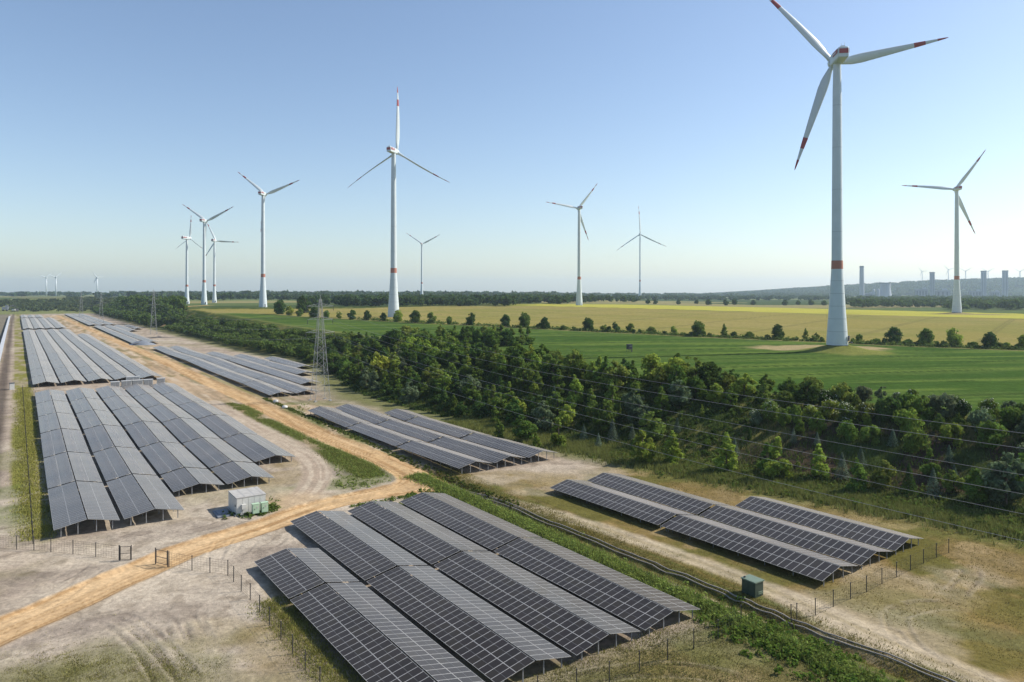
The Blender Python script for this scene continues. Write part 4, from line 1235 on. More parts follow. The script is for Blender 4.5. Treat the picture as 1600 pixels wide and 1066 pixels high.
for (x, y, s, e) in BELT[:62]:
    ti = er.choice(["deep", "deep", "mid", "olive", "mid"]); kd = er.choice(["broad", "broad", "round", "tall"])
    w_ = "at its right end" if y < 330 else ("behind the pylon's left side" if e < 1.0 else "toward the green field")
    plant(kd, x, y, er.uniform(7.5, 9.5) if s < 320 else er.uniform(5.4, 7.4), ti, "%s %s tree of the dense belt, %s" % (SHAPE_W[kd], TINT_W[ti], w_), group="dense tree belt left of the pylon", wide=1.2, rng=er)
REST = [(x, y, er.uniform(7.5, 9.5) if s < 320 else er.uniform(5.2, 7.6), er.uniform(3.4, 4.8)) for (x, y, s, e) in BELT[62:]]

# ------------------------------------------------------------------ woods read as one mass: crowns of leaf faces on many stems
def wood(name, lab, spots, tint, nleaf=110, size=1.2, seed=1):
    """spots: (x, y, height, radius)"""
    rng = np.random.default_rng(seed)
    Vs, Fs = [], []; b = 0
    zs = height([q[0] for q in spots], [q[1] for q in spots])
    for (x, y, h, r) in spots:
        z = zs[len(Vs)]
        nl = 5
        cc = np.stack([rng.normal(0, .38 * r, nl), rng.normal(0, .38 * r, nl), h * rng.uniform(.35, .8, nl)], 1)
        ci = rng.integers(0, nl, nleaf)
        d = rng.normal(0, 1, (nleaf, 3)); d /= np.linalg.norm(d, axis=1, keepdims=True)
        P = cc[ci] + d * np.array([.55 * r, .55 * r, .26 * h]) * rng.uniform(.7, 1.05, (nleaf, 1))
        P[:, 2] = np.maximum(P[:, 2], .2)
        V, F = leaf_quads(P + np.array([x, y, z]), d, size * (r / 4.0), rng)
        Vs.append(V); Fs.append(F + b); b += len(V)
    o = obj(name, np_mesh(name, np.concatenate(Vs), np.concatenate(Fs), "leaf"), None, "stuff", lab)
    o.color = tint + (1,)
    return o
wr = random.Random(5)
def spots_px(poly_rows, n, h, r, jit=1.0):
    """poly_rows: (px0, px1, py0, py1) ground strips in the photograph"""
    out = []
    tot = sum((b - a) for a, b, c, d in poly_rows)
    for (a, b, c, d) in poly_rows:
        for _ in range(int(n * (b - a) / tot)):
            x, y, z = at(wr.uniform(a, b), wr.uniform(c, d))
            out.append((x, y, wr.uniform(*h), wr.uniform(*r)))
    return out
# forest behind the dirt ramp on the left
LW = random.Random(31)
REST2 = []
cnt = 0
for _ in range(1500):
    s = LW.uniform(752, 1420); e = LW.uniform(.05, 2.6 if s < 1100 else 1.6)
    t = float(foot(s)) - 12 * (s > 800) + e * BANK_W
    x, y = to_xy(s, t)
    px = CX + FPX * x / y
    if px > 284 or occupied(x, y, 9.0): continue
    OCC.append((x, y)); cnt += 1
    if cnt > 190: break
    REST2.append((x, y, LW.uniform(9.5, 14.5), LW.uniform(5, 7.5)))
wood("belt_wood", "dense far part of the tree belt left of the pylon", REST, (0.106, 0.15, 0.035), 320, .62, seed=41)
wood("left_wood", "tall dark wood beyond the dirt ramp at the left", REST2, (0.094, 0.138, 0.033), 300, .75, seed=42)
wood("treeline", "dark treeline along the far edge of the tan field", spots_px([(480, 800, 476, 479), (520, 900, 473, 475.5), (690, 1000, 470.5, 473.5)], 420, (9, 15), (5, 9)), (0.063, 0.098, 0.031), seed=2)
wood("woodland", "wooded band of full crowns in front of the power station", spots_px([(1322, 1600, 466, 470), (1322, 1600, 470, 476), (1330, 1600, 476, 482), (1480, 1600, 480, 485)], 420, (9, 15), (7, 12)), (0.07, 0.105, 0.03), 110, 1.0, seed=8)
wood("woodland", "wooded band behind the yellow strip field", spots_px([(800, 1320, 467, 470), (1000, 1330, 464.5, 467), (300, 700, 466, 470)], 480, (9, 16), (7, 13)), (0.063, 0.095, 0.034), seed=3)
wood("distant_woods", "hazy distant woods along the horizon", spots_px([(0, 1600, 460.5, 464), (420, 1320, 462, 465), (150, 800, 463, 466)], 900, (12, 20), (14, 30)), (0.063, 0.092, 0.036), 60, 1.4, seed=4)
wood("scrub", "scrubby slope at the far end of the left blocks", spots_px([(20, 180, 474, 488), (0, 120, 470, 480), (100, 200, 466, 474)], 420, (3, 7), (4, 9)), (0.084, 0.105, 0.042), 60, 1.2, seed=6)
hs = []
for _ in range(1500):
    y = wr.uniform(4300, 5600); x = wr.uniform(1500, 4300) * y / 5000.0
    hs.append((x, y, wr.uniform(12, 20), wr.uniform(18, 34)))
wood("hill_forest", "hazy blue wooded ridge behind the power station", hs, (0.063, 0.091, 0.039), 45, 1.2, seed=7)
for i, px in enumerate([1012, 1024, 1060, 1088, 1107, 1135, 1148, 1177, 1226, 1247, 1268, 1288]):
    x, y, z = at(px, 476.3 - (i < 4) * 1.5 + (i % 3) * .5)
    plant("round", x, y, wr.uniform(8, 12), "deep", "small round tree behind the yellow strip, %s from the left" % ORD[i], group="round trees behind the yellow strip", wide=1.1, rng=wr)

# ------------------------------------------------------------------ undergrowth, weeds and grass
def blades(name, lab, pts, hgt, tint, per=5, seed=1, spread=.25, width=.06):
    rng = np.random.default_rng(seed)
    P = np.repeat(np.asarray(pts), per, 0); n = len(P)
    P = P + np.stack([rng.normal(0, spread, n), rng.normal(0, spread, n), np.zeros(n)], 1)
    P[:, 2] = height(P[:, 0], P[:, 1]) - .05
    a = rng.uniform(0, 2 * math.pi, n); h = hgt * rng.uniform(.5, 1.25, n); wd = width * rng.uniform(.7, 1.5, n)
    lean = rng.normal(0, .3, (n, 2)) * h[:, None]
    U = np.stack([np.cos(a), np.sin(a), np.zeros(n)], 1) * wd[:, None]
    top = P + np.concatenate([lean, h[:, None]], 1)
    V = np.stack([P - U, P + U, top], 1).reshape(-1, 3)
    o = obj(name, np_mesh(name, V, np.arange(3 * n).reshape(n, 3), "grass"), None, "stuff", lab)
    o.color = tint + (1,)
    return o
def st_points(n, fn, seed):
    rng = np.random.default_rng(seed); out = []
    s, t = fn(rng, n)
    x, y = to_xy(s, t)
    return np.stack([x, y, np.zeros(len(x))], 1)
def leafmass(name, lab, pts, rmax, hmax, tint, per=26, size=.2, seed=1):
    """low leafy plants: domes of leaf faces"""
    rng = np.random.default_rng(seed)
    pts = np.asarray(pts); k = len(pts)
    R = rmax * rng.uniform(.5, 1.1, k); Hh = hmax * rng.uniform(.4, 1.1, k)
    i = np.repeat(np.arange(k), per); n = len(i)
    d = rng.normal(0, 1, (n, 3)); d[:, 2] = np.abs(d[:, 2]); d /= np.linalg.norm(d, axis=1, keepdims=True)
    rad = rng.uniform(.5, 1.05, n)[:, None]
    P = pts[i] + d * rad * np.stack([R[i], R[i], Hh[i]], 1)
    P[:, 2] += height(pts[i, 0], pts[i, 1]) - pts[i, 2] + .05
    V, F = leaf_quads(P, d + np.array([0, 0, .3]), size, rng)
    o = obj(name, np_mesh(name, V, F, "leaf"), None, "stuff", lab)
    o.color = tint + (1,)
    return o
leafmass("weeds", "bright green weeds along the right side of the nearest block",
         st_points(2300, lambda r, n: (r.uniform(20, 128, n), 64.9 + r.normal(0, .65, n) + np.where(r.uniform(0, 1, n) < .1, r.normal(0, 1.5, n), 0)), 11), .6, .8, (0.20, 0.25, 0.06), 16, .12, 11)
blades("grass", "tall green grass among the weeds right of the nearest block",
       st_points(6500, lambda r, n: (r.uniform(20, 128, n), 64.9 + r.normal(0, .9, n)), 51), .75, (0.20, 0.235, 0.06), 4, 51, .3, .05)
leafmass("weeds", "green weeds by the near block's lower right corner",
         st_points(260, lambda r, n: (r.normal(44, 6, n), r.normal(64.5, 2.0, n)), 12), .7, .8, (0.105, 0.155, 0.028), 24, .17, 12)
def px_points(areas, n, seed):
    r = random.Random(seed); out = []
    for (px, py, rx, ry, k) in areas:
        cx, cy, _ = at(px, py)
        for _ in range(int(n * k)):
            a = r.gauss(0, .5); b = r.gauss(0, .5)
            out.append((cx + a * rx, cy + b * ry, 0))
    out = np.array(out)
    d1 = poly_dist(out[:, 0], out[:, 1], ROAD)[0]; d2 = poly_dist(out[:, 0], out[:, 1], SIDE)[0]
    return out[(d1 > 4.3) & (d2 > 3.6)]
def island():
    r = np.random.default_rng(61); n = 2600
    s = r.uniform(132, 245, n); rt_ = np.interp(s, RST[np.argsort(RST[:, 0]), 0], RST[np.argsort(RST[:, 0]), 1])
    t = rt_ - r.uniform(4.2, 10, n)
    k = fbm(s / 13, t / 3, 4, 26) > .46
    x, y = to_xy(s[k], t[k])
    ok = poly_dist(x, y, SIDE)[0] > 3.6
    return np.stack([x[ok], y[ok], np.zeros(ok.sum())], 1)
leafmass("weeds", "green weeds on the long island between road and side track", island()[::2], .6, .4, (0.17, 0.21, 0.05), 9, .13, 29)
blades("grass", "grass on the long island between road and side track", np.repeat(island(), 4, 0), .4, (0.20, 0.21, 0.06), 4, 52, .7, .06)
leafmass("weeds", "green weeds in the triangle inside the road bend",
         px_points([(555, 712, 9, 10, 1), (535, 690, 6, 14, 1), (480, 668, 4, 16, .8), (585, 740, 8, 4, .7), (560, 757, 10, 4, .6), (450, 648, 4, 18, .6)], 230, 13), .55, .4, (0.16, 0.20, 0.045), 10, .13, 13)
leafmass("weeds", "green strip of weeds on the road's right verge",
         st_points(700, lambda r, n: (r.uniform(100, 250, n), 69.6 + r.normal(0, .55, n)), 16), .5, .35, (0.085, 0.105, 0.026), 12, .16, 16)
leafmass("weeds", "green weeds round the white container", px_points([(395, 803, 5, 3, 1), (418, 796, 3, 4, 1)], 60, 14), .6, .6, (0.085, 0.125, 0.026), 18, .15, 14)
leafmass("weeds", "green weeds between road and nearest block's far end", px_points([(640, 776, 10, 2.5, 1), (560, 788, 8, 2, .8), (690, 772, 5, 3, .6)], 120, 15), .6, .5, (0.115, 0.155, 0.032), 16, .16, 15)
blades("grass", "tall pale grass along the foot of the right embankment",
       st_points(16000, lambda r, n: ((lambda s: (s, foot(s) + r.normal(-.5, 3.0, n)))(r.uniform(18, 175, n))), 17), 1.15, (0.19, 0.20, 0.06), 5, 17, .3, .07)
blades("grass", "tall green and straw grass on the embankment slope",
       st_points(16000, lambda r, n: ((lambda s: (s, foot(s) + r.uniform(2, 40, n)))(r.uniform(18, 300, n))), 18), .9, (0.080, 0.105, 0.027), 4, 18, .35, .09)  # blade tint lowered to put the slope's shade into it
leafmass("undergrowth", "low leafy undergrowth on the embankment slope",
       st_points(2600, lambda r, n: ((lambda s: (s, foot(s) + r.uniform(1, 41, n)))(r.uniform(100, 330, n))), 19), 1.3, 1.2, (0.075, 0.110, 0.025), 22, .30, 19)
leafmass("undergrowth", "low leafy undergrowth at the foot of the right embankment",
       st_points(1500, lambda r, n: ((lambda s: (s, foot(s) + r.normal(1.5, 3.0, n)))(r.uniform(18, 120, n))), 20), 1.0, 1.3, (0.10, 0.135, 0.030), 22, .24, 20)
hm_ = []
hq = random.Random(77)
for _ in range(900):
    px = hq.uniform(560, 1610); py = float(np.interp(px, HEDGE_PX[0], HEDGE_PX[1])) + hq.gauss(-.2, .5)
    if 1285 < px < 1330: continue
    hm_.append(at(px, py)[:2] + (0,))
leafmass("undergrowth", "low bramble filling the foot of the hedgerow", np.array(hm_), 2.2, 2.0, (0.11, 0.15, 0.036), 14, .5, 28)
blades("grass", "dry grass around the right solar block",
       st_points(15000, lambda r, n: (r.uniform(18, 104, n), r.uniform(78.5, 120, n)), 22), .17, (0.24, 0.19, 0.07), 3, 22, .3, .045)
blades("grass", "olive grass in front of the nearest block",
       st_points(9000, lambda r, n: (r.uniform(38, 55, n), r.uniform(36, 64, n)), 23), .20, (0.21, 0.19, 0.07), 4, 23, .3, .04)
blades("grass", "olive grass left of the nearest block by the fence",
       st_points(3500, lambda r, n: (r.uniform(54, 86, n), r.normal(24.6, 1.1, n)), 24), .3, (0.22, 0.21, 0.06), 5, 24, .3, .04)
blades("grass", "grassy strip left of the left solar block",
       st_points(9000, lambda r, n: (r.uniform(126, 330, n), r.normal(2.4, 1.2, n)), 25), .35, (0.26, 0.245, 0.065), 4, 25, .3, .06)
blades("grass", "olive grass patch at the lower left corner",
       px_points([(150, 1040, 13, 6, 1), (60, 1066, 10, 5, .6), (240, 1060, 6, 4, .4)], 3200, 26), .14, (0.22, 0.20, 0.075), 4, 26, .3, .035)
blades("grass", "grass strip in the ditch along the grey pipes",
       st_points(9000, lambda r, n: (r.uniform(18, 128, n), r.normal(70.4, 1.4, n)), 27), .25, (0.20, 0.17, 0.055), 4, 27, .3, .04)

# ------------------------------------------------------------------ container, cabinets, kiosk, small things
def bx(mats, *boxes, name="box"):
    mb = MB()
    for b in boxes: mb.box(*b)
    return mb.mesh(name, mats)
# white container: local x along t (right), y along s (away)
x, y = to_xy(121.2, 31.6)
ct = thing("container", (x, y, 0), TH, "white metal container station beside the road with flat roof", "container")
W_, D_, H_ = 4.6, 5.2, 2.6
obj("body", bx(["cont"], ((0, D_ / 2, H_ / 2 + .12), (W_, D_, H_)), name="body"), ct)
obj("roof", bx(["concrete"], ((0, D_ / 2, H_ + .19), (W_ + .16, D_ + .16, .14)), name="roof"), ct)
for q in (-.22, .12, .4):
    obj("roof_seam", bx(["steel"], ((W_ * q, D_ / 2, H_ + .262), (.05, D_ + .1, .02)), name="roof_seam"), ct)
for q in range(3):
    p = obj("side_panel", bx(["cont"], ((-W_ / 2 - .03, D_ * (q + .5) / 3, H_ / 2 + .15), (.06, D_ / 3 - .12, H_ - .25)), name="side_panel"), ct)
for q in range(5):
    obj("front_panel", bx(["cont"], ((-W_ / 2 + W_ * (q + .5) / 5, -.025, H_ / 2 + .15), (W_ / 5 - .06, .05, H_ - .2)), name="front_panel"), ct)
obj("vent_box", bx(["cont"], ((-1.25, -.28, 1.35), (.62, .45, .75)), name="vent_box"), ct)
obj("vent", bx(["dark"], ((-W_ / 2 - .08, .5, 1.5), (.06, .35, .35)), name="vent"), ct)
obj("plinth", bx(["concrete"], ((0, D_ / 2, .05), (W_ + .6, D_ + .6, .16)), name="plinth"), ct)
for xx, lab in ((.35, "pale green cabinet before the container, the left one"), (1.75, "pale green cabinet before the container, the right one")):
    px_, py_ = to_xy(121.2 - 1.25, 31.6 + xx)
    cb = thing("electrical_cabinet", (px_, py_, 0), TH, lab, "cabinet", "pale green cabinets")
    obj("body", bx(["cabin"], ((0, 0, 1.05), (1.05, .7, 1.5)), name="body"), cb)
    obj("lid", bx(["cabin"], ((0, 0, 1.83), (1.15, .8, .07)), name="lid"), cb)
    obj("door", bx(["cabin"], ((0, -.37, 1.05), (.95, .05, 1.4)), name="door"), cb)
    obj("label_plate", bx(["alu"], ((.18, -.41, 1.3), (.22, .03, .28)), name="label_plate"), cb)
    obj("lock", bx(["dark"], ((-.22, -.42, 1.05), (.09, .05, .16)), name="lock"), cb)
    for q in (-.4, .4): obj("foot", bx(["dark"], ((q, 0, .14), (.12, .6, .32)), name="foot"), cb)
x, y = to_xy(123.4, 27.6)
obj("concrete_slab", bx(["plantd"], ((0, 0, .12), (2.2, 4.0, .24)), ((0, .3, .3), (1.6, 2.6, .12)), name="slab"), None, None, "low slab left of the white container, coloured dark for its shade", "slab").matrix_local = Matrix.Translation((x, y, 0)) @ Matrix.Rotation(TH, 4, 'Z')  # slab coloured dark to carry the container's shadow
# grey cabinets behind the left block
for i, (tt, ss, w_, h_, lab) in enumerate([(30.5, 306, 2.8, 2.6, "grey switch cabinet at the left end of the cabinet row"), (34.2, 306, 3.2, 2.7, "grey switch cabinet, second in the row"),
        (38.0, 306, 3.4, 2.7, "grey switch cabinet, third in the row"), (41.6, 306, 3.0, 2.7, "grey switch cabinet, fourth in the row"), (46.0, 306, 2.6, 2.9, "grey switch cabinet at the right end of the cabinet row"),
        (37.0, 311, 4.5, 3.6, "taller grey cabinet behind the cabinet row")]):
    px_, py_ = to_xy(ss, tt)
    cb = thing("switch_cabinet", (px_, py_, 0), TH, lab, "cabinet", "grey switch cabinets")
    obj("body", bx(["cont"], ((0, 0, h_ / 2), (w_, 2.2, h_)), name="body"), cb)
    obj("roof", bx(["alu"], ((0, 0, h_ + .08), (w_ + .3, 2.5, .16)), name="roof"), cb)
    for q in (-.24, .24): obj("door", bx(["steel"], ((q * w_, -1.12, h_ / 2), (w_ * .42, .06, h_ * .8)), name="door"), cb)
    obj("plinth", bx(["dark"], ((0, 0, .1), (w_ + .1, 2.3, .2)), name="plinth"), cb)
# green kiosk
x, y = to_xy(54.0, 72.5)
kk = thing("kiosk", (x, y, 0), TH, "dark green utility kiosk beside the grey pipes", "kiosk")
obj("body", bx(["kiosk"], ((0, .95, .85), (1.5, 1.9, 1.7)), name="body"), kk)
mb = MB(); mb.box((0, .95, 1.78), (1.7, 2.1, .14)); obj("roof", mb.mesh("roof", ["kioskroof"]), kk)
for q in range(2): obj("door", bx(["kiosk"], ((-.77, .5 + q * .95, .85), (.05, .86, 1.45)), name="door"), kk)
obj("louvre", bx(["kioskroof"], ((.2, -.02, .35), (.8, .05, .12)), ((.2, -.02, .55), (.8, .05, .12)), name="louvre"), kk)
obj("vent_cap", bx(["dark"], ((-.5, 1.7, 1.92), (.18, .18, .2)), name="vent_cap"), kk)
# hunting blind in the green field
x, y, z = at(983.5, 550)
hb = thing("hunting_blind", (x, y, z), .4, "small black hunting blind on legs in the green field", "hunting blind")
obj("cabin", bx(["dark"], ((0, 0, 2.1), (1.8, 1.8, 2.0)), name="cabin"), hb)
obj("roof", bx(["dark"], ((0, 0, 3.16), (2.1, 2.1, .12)), name="roof"), hb)
obj("window", bx(["steel"], ((0, -.91, 2.5), (1.1, .04, .35)), name="window"), hb)
for a in (-.8, .8):
    for b in (-.8, .8): obj("leg", bx(["post"], ((a, b, .55), (.12, .12, 1.2)), name="leg"), hb)
obj("ladder", bx(["post"], ((.4, -1.2, .6), (.5, .08, 1.3)), name="ladder"), hb)
# small cabin beside the dark track
x, y, z = at(17, 609)
cb = thing("site_toilet", (x, y, z), TH, "small white and dark cabin beside the dark track", "cabin")
obj("body", bx(["cont"], ((.35, 0, 1.2), (1.5, 1.8, 2.4)), name="body"), cb)
obj("door", bx(["dark"], ((-.45, 0, 1.15), (.1, 1.3, 2.1)), name="door"), cb)
obj("roof", bx(["dark"], ((.3, 0, 2.45), (1.8, 2.0, .12)), name="roof"), cb)
for (px_, py_, lab) in ((431, 629, "left one of two white sacks on the road verge by the block"), (445, 638, "right one of two white sacks on the road verge by the block")):
    x, y, z = at(px_, py_)
    mb = MB(); mb.lathe([(.75, 0), (.95, .3), (.8, .7), (.3, .9)], 10); o = obj("sack", mb.mesh("sack", ["cont"]), None, None, lab, "sack", "white sacks"); o.location = (x, y, z)
# heap of gravel by the second left block
x, y, z = at(222, 539)
mb = MB(); pr = [(9.0, -.2), (7.0, 1.0), (4.5, 2.0), (1.8, 2.7), (.1, 2.9)]; mb.lathe(pr, 20)
mb.v = [(v[0] * random.uniform(.85, 1.15), v[1] * random.uniform(.5, .65), v[2] * random.uniform(.85, 1.1)) for v in mb.v]
o = obj("gravel_heap", mb.mesh("gravel_heap", ["plantd"]), None, None, "dark gravel heap at the end of the second left block", "heap"); o.location = (x, y, z)

# ------------------------------------------------------------------ pipes in the ditch
pip = []
for off, lab, hz in ((-.28, "grey pipe along the ditch, the one nearer the weeds", .10), (.34, "grey pipe along the ditch, the one nearer the path", .12)):
    pts = []
    for i in range(len(PIPE)):
        a = PIPE[max(0, i - 1)]; b = PIPE[min(len(PIPE) - 1, i + 1)]
        d = (b - a) / (np.linalg.norm(b - a) + 1e-9)
        q = PIPE[i] + np.array([d[1], -d[0]]) * -off
        pts.append((q[0], q[1], gz(q[0], q[1]) + hz + .06 * math.sin(i * 1.7)))
    mb = MB(); mb.path(pts, .085, n=6)
    obj("pipe", mb.mesh("pipe", ["pipe"]), None, None, lab, "pipe", "grey pipes in the ditch")

# ------------------------------------------------------------------ fences: posts and thin wire mesh
POSTM = {}
def fence(pts, h, lab, mesh_rows=7):
    p0 = pts[0]
    root = thing("wire_fence", (p0[0], p0[1], 0), 0, lab, "fence", "wire fences round the solar blocks")
    if h not in POSTM:
        mb = MB(); mb.bar((0, 0, -.3), (0, 0, h), .055, n=6); mb.box((0, 0, h + .02), (.13, .13, .05)); POSTM[h] = mb.mesh("post", ["post"])
    loc = []
    for p in pts:
        z = gz(p[0], p[1])
        o = obj("post", POSTM[h], root); o.location = (p[0] - p0[0], p[1] - p0[1], z)
        loc.append(Vector((p[0] - p0[0], p[1] - p0[1], z)))
    mb = MB()
    for a, b in zip(loc[:-1], loc[1:]):
        for r in range(mesh_rows):
            zz_ = .06 + (h - .12) * r / (mesh_rows - 1)
            up = Vector((0, 0, zz_)); mb.bar(a + up, b + up, .006 if r not in (0, mesh_rows - 1) else .011, n=3, caps=False)
        L = (b - a).length
        for k in range(1, int(L / .45)):
            q = a.lerp(b, k * .45 / L); mb.bar(q + Vector((0, 0, .06)), q + Vector((0, 0, h - .06)), .006, n=3, caps=False)
    obj("wire_mesh", mb.mesh("wire_mesh", ["post"]), root, "stuff")
    return root
def P_(l): return [at(*p) for p in l]
fence(P_([(-12, 856), (26, 859), (53, 860), (79.5, 862.5), (114, 866), (149.6, 870), (186, 875)]), 1.9, "wire fence in front of the left block, left of the gate")
fence(P_([(264, 885), (300, 891.5), (328, 895), (356, 899), (365, 909), (377, 924), (391, 937.5), (405.5, 957), (421, 977), (439, 1000), (457, 1022), (477, 1047), (500, 1075)]), 1.9, "wire fence from the gate along the nearest block's left side")
fence(P_([(840, 1092), (901, 1080), (952, 1068), (999, 1050), (1043, 1031), (1084, 1014), (1122, 999), (1158, 975)]), 2.0, "wire fence across the lower end of the nearest block")
fence(P_([(1236, 972), (1245, 970), (1274, 962), (1302, 948), (1329, 936), (1354, 925), (1378, 912.5), (1401, 902), (1422.5, 891), (1443, 881), (1463, 871), (1482.5, 864)]), 1.9, "wire fence across the lower end of the right block")
fence([(lambda q: (q[0], q[1], 0))(to_xy(124 + 5.2 * i, 2.0)) for i in range(39)], 1.9, "long wire fence seen end on, left of the left block", 5)
# gate: two open leaves
for (a, b, lab) in (((187, 876), (205, 875.5), "left leaf of the open wire gate"), ((243, 880), (262, 884.5), "right leaf of the open wire gate")):
    A = Vector(at(*a)); B = Vector(at(*b))
    g_ = thing("gate_leaf", A, 0, lab, "gate", "open gate leaves")
    d = B - A; d.z = 0
    h = 1.95
    for q, nm in ((Vector((0, 0, 0)), "gate_post"), (d, "gate_post")):
        mb = MB(); mb.bar(q + Vector((0, 0, -.2)), q + Vector((0, 0, h + .1)), .07, n=6); obj("gate_post", mb.mesh("gate_post", ["post"]), g_)
    mb = MB()
    for zz_ in (.12, .95, h - .08): mb.bar(Vector((0, 0, zz_)), d + Vector((0, 0, zz_)), .035)
    for u in (.06, .94): mb.bar(d * u + Vector((0, 0, .12)), d * u + Vector((0, 0, h - .08)), .035)
    obj("gate_frame", mb.mesh("gate_frame", ["post"]), g_)
    mb = MB()
    for k in range(9): mb.bar(d * (k + 1) / 10 + Vector((0, 0, .12)), d * (k + 1) / 10 + Vector((0, 0, h - .08)), .007, n=3)
    for k in range(10): mb.bar(Vector((0, 0, .12 + k * .18)), d + Vector((0, 0, .12 + k * .18)), .007, n=3)
    obj("wire_mesh", mb.mesh("wire_mesh", ["post"]), g_, "stuff")

# ------------------------------------------------------------------ lattice pylons and wires
def pylon(x, y, h, lab):
    root = thing("lattice_pylon", (x, y, gz(x, y)), TH, lab, "pylon", "lattice pylons")
    mb = MB()
    def hw(z): return 2.2 * (1 - z / h) + .32
    lv = [0, 3.6, 7, 10.2, 13.2, 16, 18.6, 21, 23.2, 25.3, 27.3, 29.2, 31, 32.6]
    lv = [l * h / 34 for l in lv] + [h - .2]
    cor = ((-1, -1), (1, -1), (1, 1), (-1, 1))
    for k in range(len(lv) - 1):
        z0, z1 = lv[k], lv[k + 1]; a0, a1 = hw(z0), hw(z1)
        for i in range(4):
            c, d = cor[i], cor[(i + 1) % 4]
            mb.bar((c[0] * a0, c[1] * a0, z0), (c[0] * a1, c[1] * a1, z1), .075)
            mb.bar((c[0] * a0, c[1] * a0, z0), (d[0] * a1, d[1] * a1, z1), .036, n=3)
            mb.bar((d[0] * a0, d[1] * a0, z0), (c[0] * a1, c[1] * a1, z1), .036, n=3)
            if k % 2 == 0: mb.bar((c[0] * a1, c[1] * a1, z1), (d[0] * a1, d[1] * a1, z1), .036, n=3)
    mb.bar((0, 0, h - 1.5), (0, 0, h + 1.2), .07)
    obj("lattice_tower", mb.mesh("lattice_tower", ["pylon"]), root)
    tips = []
    for lev, aw in zip(ARM_Z, ARM_W):
        z = lev * h / 34
        for sg in (-1, 1):
            mb = MB(); w0 = hw(z)
            tip = Vector((sg * aw, 0, z + .15))
            for dy in (-w0, w0):
                mb.bar((sg * w0, dy, z), tip, .06); mb.bar((sg * w0 * .8, dy, z + 1.0), tip, .045)
                for u in (.3, .6): mb.bar(Vector((sg * w0, dy, z)).lerp(tip, u), Vector((sg * w0 * .8, dy, z + 1.0)).lerp(tip, u), .025, n=3)
            a = obj("cross_arm", mb.mesh("cross_arm", ["pylon"]), root)
            mb = MB()
            for q in range(4): mb.bar((sg * aw, 0, z - .1 - q * .32), (sg * aw, 0, z - .34 - q * .32), .11, n=8)
            mb.bar((sg * aw, 0, z + .1), (sg * aw, 0, z - 1.5), .03)
            obj("insulator", mb.mesh("insulator", ["dark"]), a)
            tips.append((sg * aw, z - 1.5))
    mb = MB()
    for c in cor: mb.box((c[0] * hw(0), c[1] * hw(0), .1), (.8, .8, .5))
    obj("footing", mb.mesh("footing", ["concrete"]), root)
    return root, tips
ARM_Z = (22.6, 26.9, 31.3); ARM_W = (4.9, 4.3, 4.5)
PYL = [(to_xy(-115, 84), 34, None), (None, 34, "tall lattice pylon standing at the foot of the embankment"), (None, 38, "second lattice pylon before the far left wood"),
       (None, 36, "third lattice pylon above the far solar rows"), (None, 36, "farthest lattice pylon at the end of the far solar rows")]
PYX = [to_xy(-115, 84), at(500.5, 626)[:2], at(240, 522)[:2], at(158, 506)[:2], at(127, 498)[:2]]
tip_all = []
for (q, h, lab), (x, y) in zip(PYL, PYX):
    if lab: r_, tips = pylon(x, y, h, lab)
    tip_all.append([((sg * aw), lev * h / 34 - 1.5) for lev, aw in zip(ARM_Z, ARM_W) for sg in (-1, 1)])
WN = ["lowest left", "lowest right", "middle left", "middle right", "top left", "top right"]
for wi in range(6):
    mb = MB()
    for k in range(4):
        (ax, ay), (bx_, by_) = PYX[k], PYX[k + 1]
        ta, tb = tip_all[k][wi], tip_all[k + 1][wi]
        za = gz(ax, ay) * (k > 0) + ta[1]; zb = gz(bx_, by_) + tb[1]
        A = Vector((ax + ta[0] * CT, ay + ta[0] * ST, za)); B = Vector((bx_ + tb[0] * CT, by_ + tb[0] * ST, zb))
        L = (B - A).length; sag = 9.0 * (L / 350.0) ** 2 if k == 0 else 10.0
        pts = []
        for i in range(41):
            u = i / 40; p = A.lerp(B, u); p.z -= sag * 4 * u * (1 - u); pts.append(p)
        mb.path(pts, .02, n=4)
    obj("power_line", mb.mesh("power_line", ["wire"]), None, None, "%s conductor wire strung between the lattice pylons" % WN[wi], "power line", "conductor wires of the pylon line")

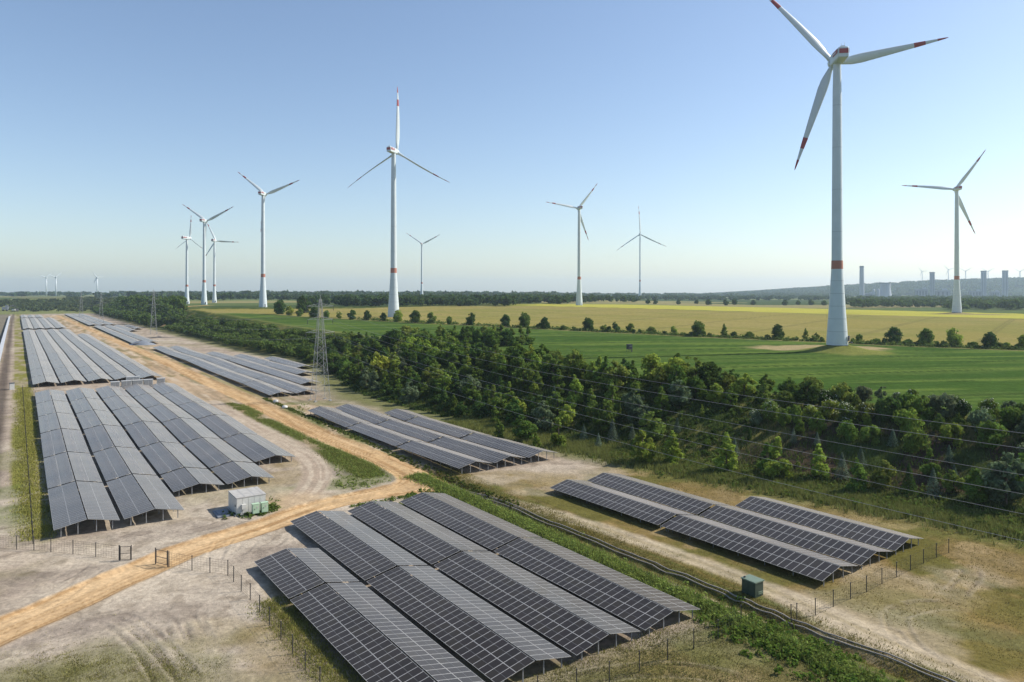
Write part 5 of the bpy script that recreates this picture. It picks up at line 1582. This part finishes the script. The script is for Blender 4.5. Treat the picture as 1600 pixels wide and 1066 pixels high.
# ------------------------------------------------------------------ conveyor and dark service strip at the far left
cv = thing("conveyor", to_xy(300, -7.5) + (0,), TH, "long pale conveyor line running along the left edge", "conveyor")
for i in range(40):
    L = 24.0
    mb = MB(); mb.box((0, i * L + L / 2, 1.5), (1.8, L - .3, .9)); mb.box((0, i * L + L / 2, 2.02), (2.0, L - .2, .14)); o = obj("cover_section", mb.mesh("cover_section", ["conveyor"]), cv)
mb = MB()
for i in range(160):
    for q in (-.7, .7): mb.box((q, i * 6 + 1, .5), (.15, .15, 1.2))
obj("trestle", mb.mesh("trestle", ["dark"]), cv)
x, y, z = at(8, 486)
ex = thing("excavator", (x, y, z), .5, "small dark mining machine on the far left edge", "machine")
obj("undercarriage", bx(["dark"], ((-3, 0, 1.2), (2, 11, 2.4)), ((3, 0, 1.2), (2, 11, 2.4)), name="undercarriage"), ex)
obj("upper_body", bx(["plantd"], ((0, 0, 5), (9, 12, 5)), ((2, 4, 9), (4, 4, 3)), name="upper_body"), ex)
mb = MB(); mb.bar((0, 5, 5), (10, 20, 10), .9); mb.bar((10, 20, 10), (16, 28, 3), .7); obj("boom", mb.mesh("boom", ["dark"]), ex)
x, y, z = at(24, 487)
tr = thing("dump_truck", (x, y, z), .2, "small dark truck beside the mining machine", "truck")
obj("body", bx(["dark"], ((0, 0, 3.4), (6, 11, 3.6)), name="body"), tr); obj("cab", bx(["cont"], ((0, -6.5, 3.2), (5, 3, 3.2)), name="cab"), tr)
for a in (-2.6, 2.6):
    for b in (-6, 1.5, 4.5):
        mb = MB(); mb.bar((a - .5, b, 1.1), (a + .5, b, 1.1), 1.2, n=12); obj("wheel", mb.mesh("wheel", ["dark"]), tr)

# ------------------------------------------------------------------ summer haze: one closed box of thin air round everything
HS = 15000.0
mb = MB(); mb.box((0, 0, (300 - 12) / 2), (HS * 2, HS * 2, 300 + 12))
hm = bpy.data.materials.new("haze_air"); hm.use_nodes = True
nt = hm.node_tree
for n in list(nt.nodes):
    if n.type != 'OUTPUT_MATERIAL': nt.nodes.remove(n)
pv = nt.nodes.new("ShaderNodeVolumePrincipled")
pv.inputs["Color"].default_value = (0.66, 0.83, 1.0, 1)
pv.inputs["Density"].default_value = 0.00007
pv.inputs["Anisotropy"].default_value = 0.35
nt.links.new(pv.outputs[0], nt.nodes["Material Output"].inputs["Volume"])
M["haze"] = hm
hz = obj("haze", mb.mesh("haze", ["haze"]), None, "stuff", "pale summer haze over the whole landscape")
